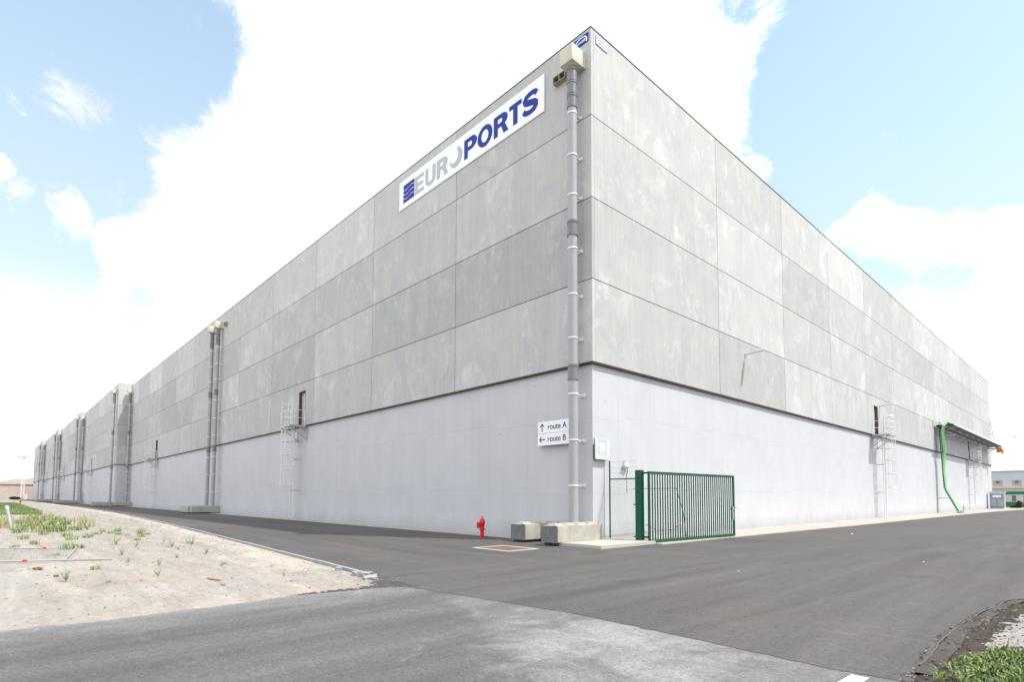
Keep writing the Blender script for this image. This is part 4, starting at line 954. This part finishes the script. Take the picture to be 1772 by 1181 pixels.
spots=[(4,-7.8,-12.2,1.0),(3,-7.1,-11.4,1.1),(5,-7.2,-10.85,1.3),(0,2.0,-12.5,.35),(3,1.3,-11.2,.5),(4,-7.9,-10.8,.9),(5,-9.4,-12.5,1.2),(3,-4.5,-11.1,.9),(0,-12.9,-12.9,1.6),(1,-2.2,-13.8,.8),(3,-.7,-14.4,.9),(5,.1,-13.1,.7),(0,-8,-13.8,1.6),(1,-8.6,-13.5,1.2),
 (2,-12,-13.4,1.3),(0,-11,-14.4,1.2),(1,-10,-14.9,1.0),(2,-13.5,-14.6,1.3),(0,-6.3,-14.2,.9),(5,-5.4,-12.9,.8),(3,-3.6,-12.0,.7),(0,-15.4,-12.3,1.4),(1,-14.8,-13.3,1.5),(0,-16.5,-13.9,1.5),(2,-10.8,-11.7,.9),(4,-9.2,-11.2,.7),(1,-12.4,-11.3,.9),(3,-3.1,-13.1,.6),(5,-1.9,-12.7,.6),(0,.4,-13.9,.4),(2,-1.2,-11.6,.5),(3,-5.8,-11.5,.6),(0,-.2,-10.9,.35)]
for sp_ in spots: weed(*sp_)
for i in range(44):
    weed(rnd.choice((0,1,2,6,6,3,5)),-18.5-rnd.random()*12,-12.1-rnd.random()*3.6,rnd.uniform(1.8,3.2))
for i in range(9): weed(rnd.choice((0,1,6)),-13.5-rnd.random()*4,-10.6-rnd.random()*1.4,rnd.uniform(.7,1.3))
# grass mass at far left and on right verge
b=MB(); q=random.Random(5)
for i in range(26000):
    x=-47-(q.random()**1.7)*95; y=min(-12.0-(x+47)*-.0, kerbpos(x)-3.2+.9*noise.noise(Vector((x*.12,0,0))) )-q.random()**1.3*16
    if x>-54 and y>-12.4: continue
    f=1+(-47-x)*.012; n_h=.16+.16*max(0,noise.noise(Vector((x*.3,y*.3,0)))+.2)
    a2=q.uniform(0,6.28); hh=n_h*q.uniform(.6,1.2); ww=.022*f; dx,dy=math.cos(a2)*hh*.6,math.sin(a2)*hh*.6
    b.tone=min(1,max(0,q.gauss(.4,.22)+.5*noise.noise(Vector((x*.25,y*.4,3)))))
    zz=sand_h(x,y) if False else .05
    k_=b.pts([(x+math.sin(a2)*ww,y-math.cos(a2)*ww,zz-.06),(x-math.sin(a2)*ww,y+math.cos(a2)*ww,zz-.06),(x+dx,y+dy,zz+hh)]); b.face([k_,k_+1,k_+2])
tag(b.build('grass',mat['grass'],tone=True),kind='stuff')
b=MB(); q=random.Random(6)
for i in range(11000):
    y=-9.45+q.random()*1.9; x=11.36+.25*abs(y+9.4)*.3+q.random()**.9*1.9
    edge=11.30+.28*max(0,(y+9.0))+.08*noise.noise(Vector((y*3,0,0)))
    if x<edge or y>-7.75+.3*noise.noise(Vector((x*2,1,0))): continue
    if noise.noise(Vector((x*5,y*5,8)))<-.18+q.uniform(-.2,.2): continue
    blades(b,x,y,verge_h(x,y)-.01,1,.02,.075 if q.random()<.9 else .14,.0075,1.1,q,broad=q.random()<.55)
for i in range(160):
    x=edge_x(-7.5)+.4+q.random()*1.6; y=-7.6+q.random()*4; blades(b,x,y,verge_h(x,y),1,.03,.04,.008,.9,q,broad=True)
tag(b.build('verge_grass',mat['grass'],tone=True),kind='stuff')
# bushes far left
def bush(x,y,r,h,lab,n=900):
    rt=empty('bush',(x,y,0),label=lab,cat='bush'); b=MB(); q=random.Random(int(r*10)+3)
    for i in range(n):
        v_=Vector((q.gauss(0,1),q.gauss(0,1),q.gauss(0,1))).normalized()*q.uniform(.5,1.05); v_*= (1+.25*noise.noise(v_*2))
        p=Vector((v_.x*r,v_.y*r,h*.5+v_.z*h*.5)); 
        if p.z<0: continue
        a=Vector((q.gauss(0,1),q.gauss(0,1),q.gauss(0,1))).normalized()*r*.13; c=a.orthogonal().normalized()*r*.08; b.tone=q.random()
        k_=b.pts([p-a,p+c,p+a,p-c]); b.face([k_,k_+1,k_+2,k_+3])
    b.build('foliage',mat['bush'],rt,tone=True); b=MB(); b.tube([(0,0,-.1),(0,0,h*.5)],.12,6); b.build('stem',mat['brown'],rt)
bush(-262,-16.4,2.6,3.2,'dark green rounded bush before the brick shed at the left edge'); bush(-268,-9.2,1.6,1.1,'low dark bush at the foot of the floodlight mast')
# ------------------------------------------------------------------ far left: brick shed and mast
SH=empty('brick_shed',(-300,-30,0),label='old brown brick shed with grey sheet roof beyond the road end',cat='shed')
b=MB(); b.box(-30,-60,-.1,0,14.0,6.2); b.build('wall',mat['brick'],SH)
b=MB(); b.prism([(.8,6.15),(-15,10.6),(-30.8,6.15)],lambda u,v_,k_:(u,-61 if k_==0 else 24.,v_)); 
ro=b.build('roof',mat['shedroof'],SH)
b=MB()
for i in range(40): y=-60+i*1.9; b.tube([(.8,y,6.2),(-15,y,10.65)],.07,4)
b.build('roof_ribs',mat['shedroof'],ro)
b=MB(); b.box(.0,14.0,-.1,5,32,6.4); b.build('side_block',mat['brick'],SH)
b=MB(); b.prism([(13.5,6.4),(32,6.4),(32,9.2),(22,8.4)],lambda u,v_,k_:(5.05 if k_==0 else 1,u,v_)); b.build('gable',M_('pale_gable_board',(.48,.42,.36),.9,bump=0),SH)
b=MB(); b.box(5.02,13.8,6.1,5.4,32,6.6); b.box(.02,-60,5.9,.5,13.7,6.3); b.build('fascia',mat['shedroof'],SH)
for y0,y1,m_ in ((8.2,10.6,mat['shedroof']),(11.2,13.4,mat['yellow']),(3.0,5.2,mat['shedroof'])):
    b=MB(); b.box(.01,y0,3.2,.12,y1,5.4); f=b.build('window',m_,SH)
    b=MB(); b.box(.121,y0+.3,3.5,.15,y1-.3,5.1); b.build('pane',mat['glass'] if m_!=mat['yellow'] else mat['yellow'],f)
MS=empty('floodlight_mast',(-276,-6.9,0),label='tall pale lattice mast with a floodlight head at the far left',cat='mast')
b=MB()
for sx,sy in ((-.5,-.5),(.5,-.5),(0,.5)): b.tube([(sx,sy,0),(sx*.4,sy*.4,16.4)],.12,6)
for i in range(16):
    z=i*1.02; s=1-.6*z/16.4; s2=1-.6*(z+1.02)/16.4; b.tube([(-.5*s,-.5*s,z),(.5*s2,-.5*s2,z+1.02)],.05,4); b.tube([(.5*s,-.5*s,z),(0,.5*s2,z+1.02)],.05,4)
b.build('lattice_column',mat['galv'],MS)
b=MB(); b.box(-.8,-1.9,16.3,.8,1.6,16.6); b.tube([(-.8,-1.9,17.4),(.8,-1.9,17.4)],.06,4); b.build('head_frame',mat['galv_dull'],MS)
for i in range(4):
    c=MB(); y=-1.6+i*.95; c.box(.3,y-.35,16.65,.9,y+.35,17.4); c.build('floodlight',mat['galv'],MS)
b=MB(); b.box(.3,.4,0,1.3,1.5,2.0); b.build('switch_box',mat['palesign'],MS)
FB=empty('far_corner_lamp',(-261.5,-4.5,18.2),math.pi,label='thin bracket lamp at the far end of the stepped wall',cat='lamp')
b=MB(); b.tube([(0,0,0),(0,1.3,.1),(0,1.9,-.4)],.06,6); b.build('lamp_arm',mat['galv_dull'],FB); b=MB(); b.box(-.2,1.7,-.62,.2,2.3,-.42); b.build('lamp_head',mat['galv_dull'],FB)
# ------------------------------------------------------------------ right facade: cable tray
CT=empty('cable_tray',(0,0,0),label='long cable tray with green cables running along the far right facade',cat='cable tray')
y0t,y1t=55.2,90.5
def zt(y): return 8.92
for nm,xo,w_,h_ in (('a',.10,.03,.14),('b',.86,.07,.16),('c',1.70,.05,.14)):
    b=MB(); b.box(xo-w_,y0t,8.92,xo+w_,y1t,8.92+h_); b.build('rail',mat['whitepaint'],CT)
b=MB(); y=y0t+.4
while y<y1t: b.box(.131,y,8.92,.789,y+.12,8.955); b.box(.931,y+.2,8.92,1.649,y+.32,8.955); y+=.75
b.build('rungs',mat['galv_dull'],CT)
b=MB()
for i in range(5): b.tube([(.20+.13*i,y0t+.2,9.02),(.20+.13*i,y1t,9.02)],.064,6)
b.build('tray_cables',mat['rubber'],CT)
b=MB()
for i in range(5): b.tube([(1.0+.14*i,y0t+.2,9.02),(1.0+.14*i,y1t,9.02)],.068,6)
b.build('tray_cables',mat['darkgreen'],CT)
for i in range(9):
    y=y0t+1.2+i*4.1; b=MB(); b.box(0.001,y,8.80,1.75,y+.08,8.895); b.prism([(.001,8.0),(.08,8.0),(1.3,8.799),(1.1,8.799)],lambda u,v_,k_:(u,y+.02 if k_==0 else y+.06,v_)); b.build('bracket',mat['galv_dull'],CT)
CD=empty('cable_riser',(0,0,0),label='bright green bundle of cables rising from the ground to the tray on the right facade',cat='cable riser')
for i in range(4):
    b=MB(); o_=.085*i; dd=.05*(i%2)
    b.tube([(1.62+dd,56.3+o_*1.6,.05),(1.45+dd,56.3+o_*1.6,.35),(.62+dd,56.2+o_*1.5,2.25),(.50+dd,56.2+o_*1.5,2.75),(.44+dd,56.2+o_*1.5,4.5),(.50+dd,56.3+o_*1.5,6.0),(.60+dd*2,56.0+o_*1.6,6.6),(.60+dd,55.4+o_*1.6,8.3),(.75+dd,55.2+o_*1.5,9.0),(.95+dd,55.6+o_,9.35),(1.0+o_*1.5,57.2,9.18)],.085,8); b.build('cable',mat['lightgreen'],CD)
b=MB(); 
for o_ in (-.16,.62): b.tube([(1.66,56.3+o_,.05),(.58,56.2+o_,2.5),(.42,56.2+o_,4.5),(.42,55.4+o_,9.1)],.035,6)
z=.3
while z<9.4:
    xx=1.60-(z-.05)*.44 if z<2.5 else .42; yo=56.05-max(0,z-4.5)*.17; b.box(xx-.03,yo,z,xx+.03,yo+.75,z+.05); z+=.3
b.build('ladder_tray',mat['flash'],CD)
b=MB(); b.box(1.45,55.9,.0,1.95,57.0,.28); b.tube([(1.85,57.05,0),(1.85,57.05,.75)],.06,8); b.build('foot_bracket',mat['galv_dull'],CD)
b=MB(); b.tube([(-.1,56.2,1.55),(1.0,56.3,1.55)],.03,6); b.tube([(-.1,56.1,.0),(-.1,56.1,2.9)],.04,6); b.build('brace',mat['galv_dull'],CD)
b=MB(); b.box(.001,54.6,8.75,.04,55.6,9.5); b.build('top_plate',mat['galv_dull'],CD)
OC=empty('orange_chute',(1.3,90.6,8.75),label='orange hooded chute hanging at the far end of the cable tray',cat='chute')
b=MB(); b.prism([(-.35,.1),(.15,.1),(.38,-.25),(.38,-.90),(.1,-.55),(-.35,-.60)],lambda u,v_,k_:(u,0 if k_==0 else .8,v_)); b.build('hood',mat['orange'],OC)
b=MB(); b.box(-1.3,.2,-.1,-.36,.4,.05); b.build('mounting_arm',mat['galv_dull'],OC)
SR=empty('stay_rod',(0,93.7,0),label='thin dark stay rod slanting from the far roof corner to the tray end',cat='rod')
b=MB(); b.tube([(.02,0,13.2),(.55,-.5,9.6)],.05,6); b.tube([(.0,0,11.2),(.33,-.3,11.2)],.05,6); b.build('rod',mat['galv_dull'],SR)
# ------------------------------------------------------------------ right background
BH=empty('pale_hall',(0,150,0),label='long pale blue industrial hall with yellow trim behind the right road',cat='hall')
b=MB(); b.box(-40,0,-.1,90,30,7.5); b.build('wall',mat['paleblue'],BH)
b=MB(); b.box(-40,-.5,3.62,90,-.01,4.25); b.build('trim_band',mat['yellow'],BH)
b=MB(); b.box(-40,-.35,0,90,-.011,3.61); b.build('lower_wall',mat['teal'],BH)
b=MB(); b.box(-40.2,-.2,7.5,90.2,30.2,7.65)
for x in (-19,-16,-8,4): b.box(x,1,7.65,x+.5,1.6,8.0)
b.build('roof',mat['paleblue'],BH)
for x in (-12.7,-9.55,-6.35,-3.15,.05,3.25,6.45):
    b=MB(); b.box(x,-.06,4.35,x+1.55,-.01,5.55); f=b.build('window',mat['galv_dull'],BH)
    b=MB(); b.box(x+.5,-.10,4.9,x+1.1,-.061,5.3); b.build('pane',mat['glass'],f)
CB=empty('steel_cabinet',(1.15,88.6,.03),0,label='blue grey steel cabinet with pale roof at the far end of the right facade',cat='cabinet')
b=MB(); b.box(-1.0,0,0,.62,1.0,2.25); b.build('cabinet_body',mat['galv'],CB)
b=MB(); b.box(-1.08,-.1,2.25,.7,1.08,2.42); b.build('cabinet_roof',mat['cream'],CB)
for x in (-.92,-.17):
    b=MB(); b.box(x,-.03,.1,x+.72,-.001,2.15); d_=b.build('cabinet_door',mat['cabblue'],CB); b=MB(); b.box(x+.1,-.045,.35,x+.62,-.031,1.35); b.build('louvre',mat['shedroof'],d_)
b=MB(); b.box(-.65,-.05,1.62,.30,-.0315,1.95); b.build('label_plate',mat['white'],CB)
b=MB(); b.box(.621,.05,.1,.65,.95,2.2); b.build('side_panel',M_('pinkish_panel',(.45,.33,.30),.7,bump=0),CB)
GC=empty('green_container',(3.1,104,0),label='white and green site container beside the steel cabinet',cat='container')
b=MB(); b.box(-3,0,.1,12,2.4,2.15); b.build('container_body',mat['palesign'],GC)
b=MB(); b.box(-3.02,-.04,2.15,12.02,2.45,2.6); b.build('roof',mat['deepgreen'],GC); b=MB(); b.box(-3,-.03,.1,12,-.001,.95); b.build('lower_band',mat['deepgreen'],GC)
for x in (-2.0,-.6,1.2):
    b=MB(); b.box(x,-.05,1.05,x+.5,-.001,2.0); b.build('window',mat['glass'],GC)
LD=empty('wheel_loader',(4.6,97,0),label='yellow and black wheel loader parked at the right edge',cat='loader')
b=MB(); b.bbox(-1.2,-1.0,.7,4.6,1.0,1.55,.12); b.build('chassis',mat['rubber'],LD)
b=MB(); b.prism([(.2,1.3),(.4,1.9),(2.2,2.0),(4.4,1.75),(4.6,1.2),(.2,1.2)],lambda u,v_,k_:(u,-.95 if k_==0 else .95,v_)); b.build('engine_hood',mat['orange'],LD)
b=MB(); b.bbox(-.6,-.85,1.5,1.4,.85,2.25,.08); c_=b.build('cab',mat['cream'],LD); b=MB(); b.box(-.4,-.87,1.7,1.2,-.851,2.1); b.build('cab_window',mat['glass'],c_)
for x in (-.4,3.4):
    for y in (-1.05,1.05):
        b=MB(); b.lathe([(.4,-.22),(.68,-.22),(.75,-.12),(.75,.12),(.68,.22),(.4,.22)],(x,y,.75),18,axis='Y'); wh=b.build('wheel',mat['rubber'],LD); b=MB(); b.lathe([(.35,-.24),(.38,.24)],(x,y,.75),12,axis='Y'); b.build('rim',mat['orange'],wh)
b=MB(); b.prism([(-3.0,.1),(-1.9,.1),(-1.7,.9),(-2.1,1.2),(-2.4,.5),(-3.0,.3)],lambda u,v_,k_:(u,-1.2 if k_==0 else 1.2,v_)); b.build('bucket',mat['rubber'],LD)
b=MB(); b.box(-2.0,-.3,.6,-.9,.3,.9); b.build('lift_arm',mat['orange'],LD)
# wind turbine
t_=620; TX,TY=12.5-.118*t_,-15.46+1.325*t_
WT=empty('wind_turbine',(TX,TY,0),label='slim white three-bladed wind turbine on the right horizon',cat='wind turbine')
hh=68; b=MB(); b.tube([(0,0,0),(0,0,hh*.5),(0,0,hh)],1,14,rs=[2.3,1.9,1.4]); b.build('tower',mat['turbine'],WT)
b=MB(); b.bbox(-1.6,-4,hh-.3,1.6,4,hh+2.8,.5); b.build('nacelle',mat['turbine'],WT)
rx=Vector((math.cos(YAW),math.sin(YAW),0)); hub=Vector((0,-5.5,hh+1.2))
b=MB(); b.lathe([(.3,-2),(1.3,-1.2),(1.6,0),(1.6,1.6)],(hub.x,hub.y,hub.z),14,axis='Y'); b.build('hub',mat['turbine'],WT)
for a,l in ((150,17),(22,17),(264,20)):
    d=rx*math.cos(R_(a))+Vector((0,0,1))*math.sin(R_(a)); b=MB(); b.tube([hub+d*1,hub+d*l*.2,hub+d*l*.6,hub+d*l],.3,6,rs=[.7,.95,.6,.12]); b.build('blade',mat['turbine'],WT)
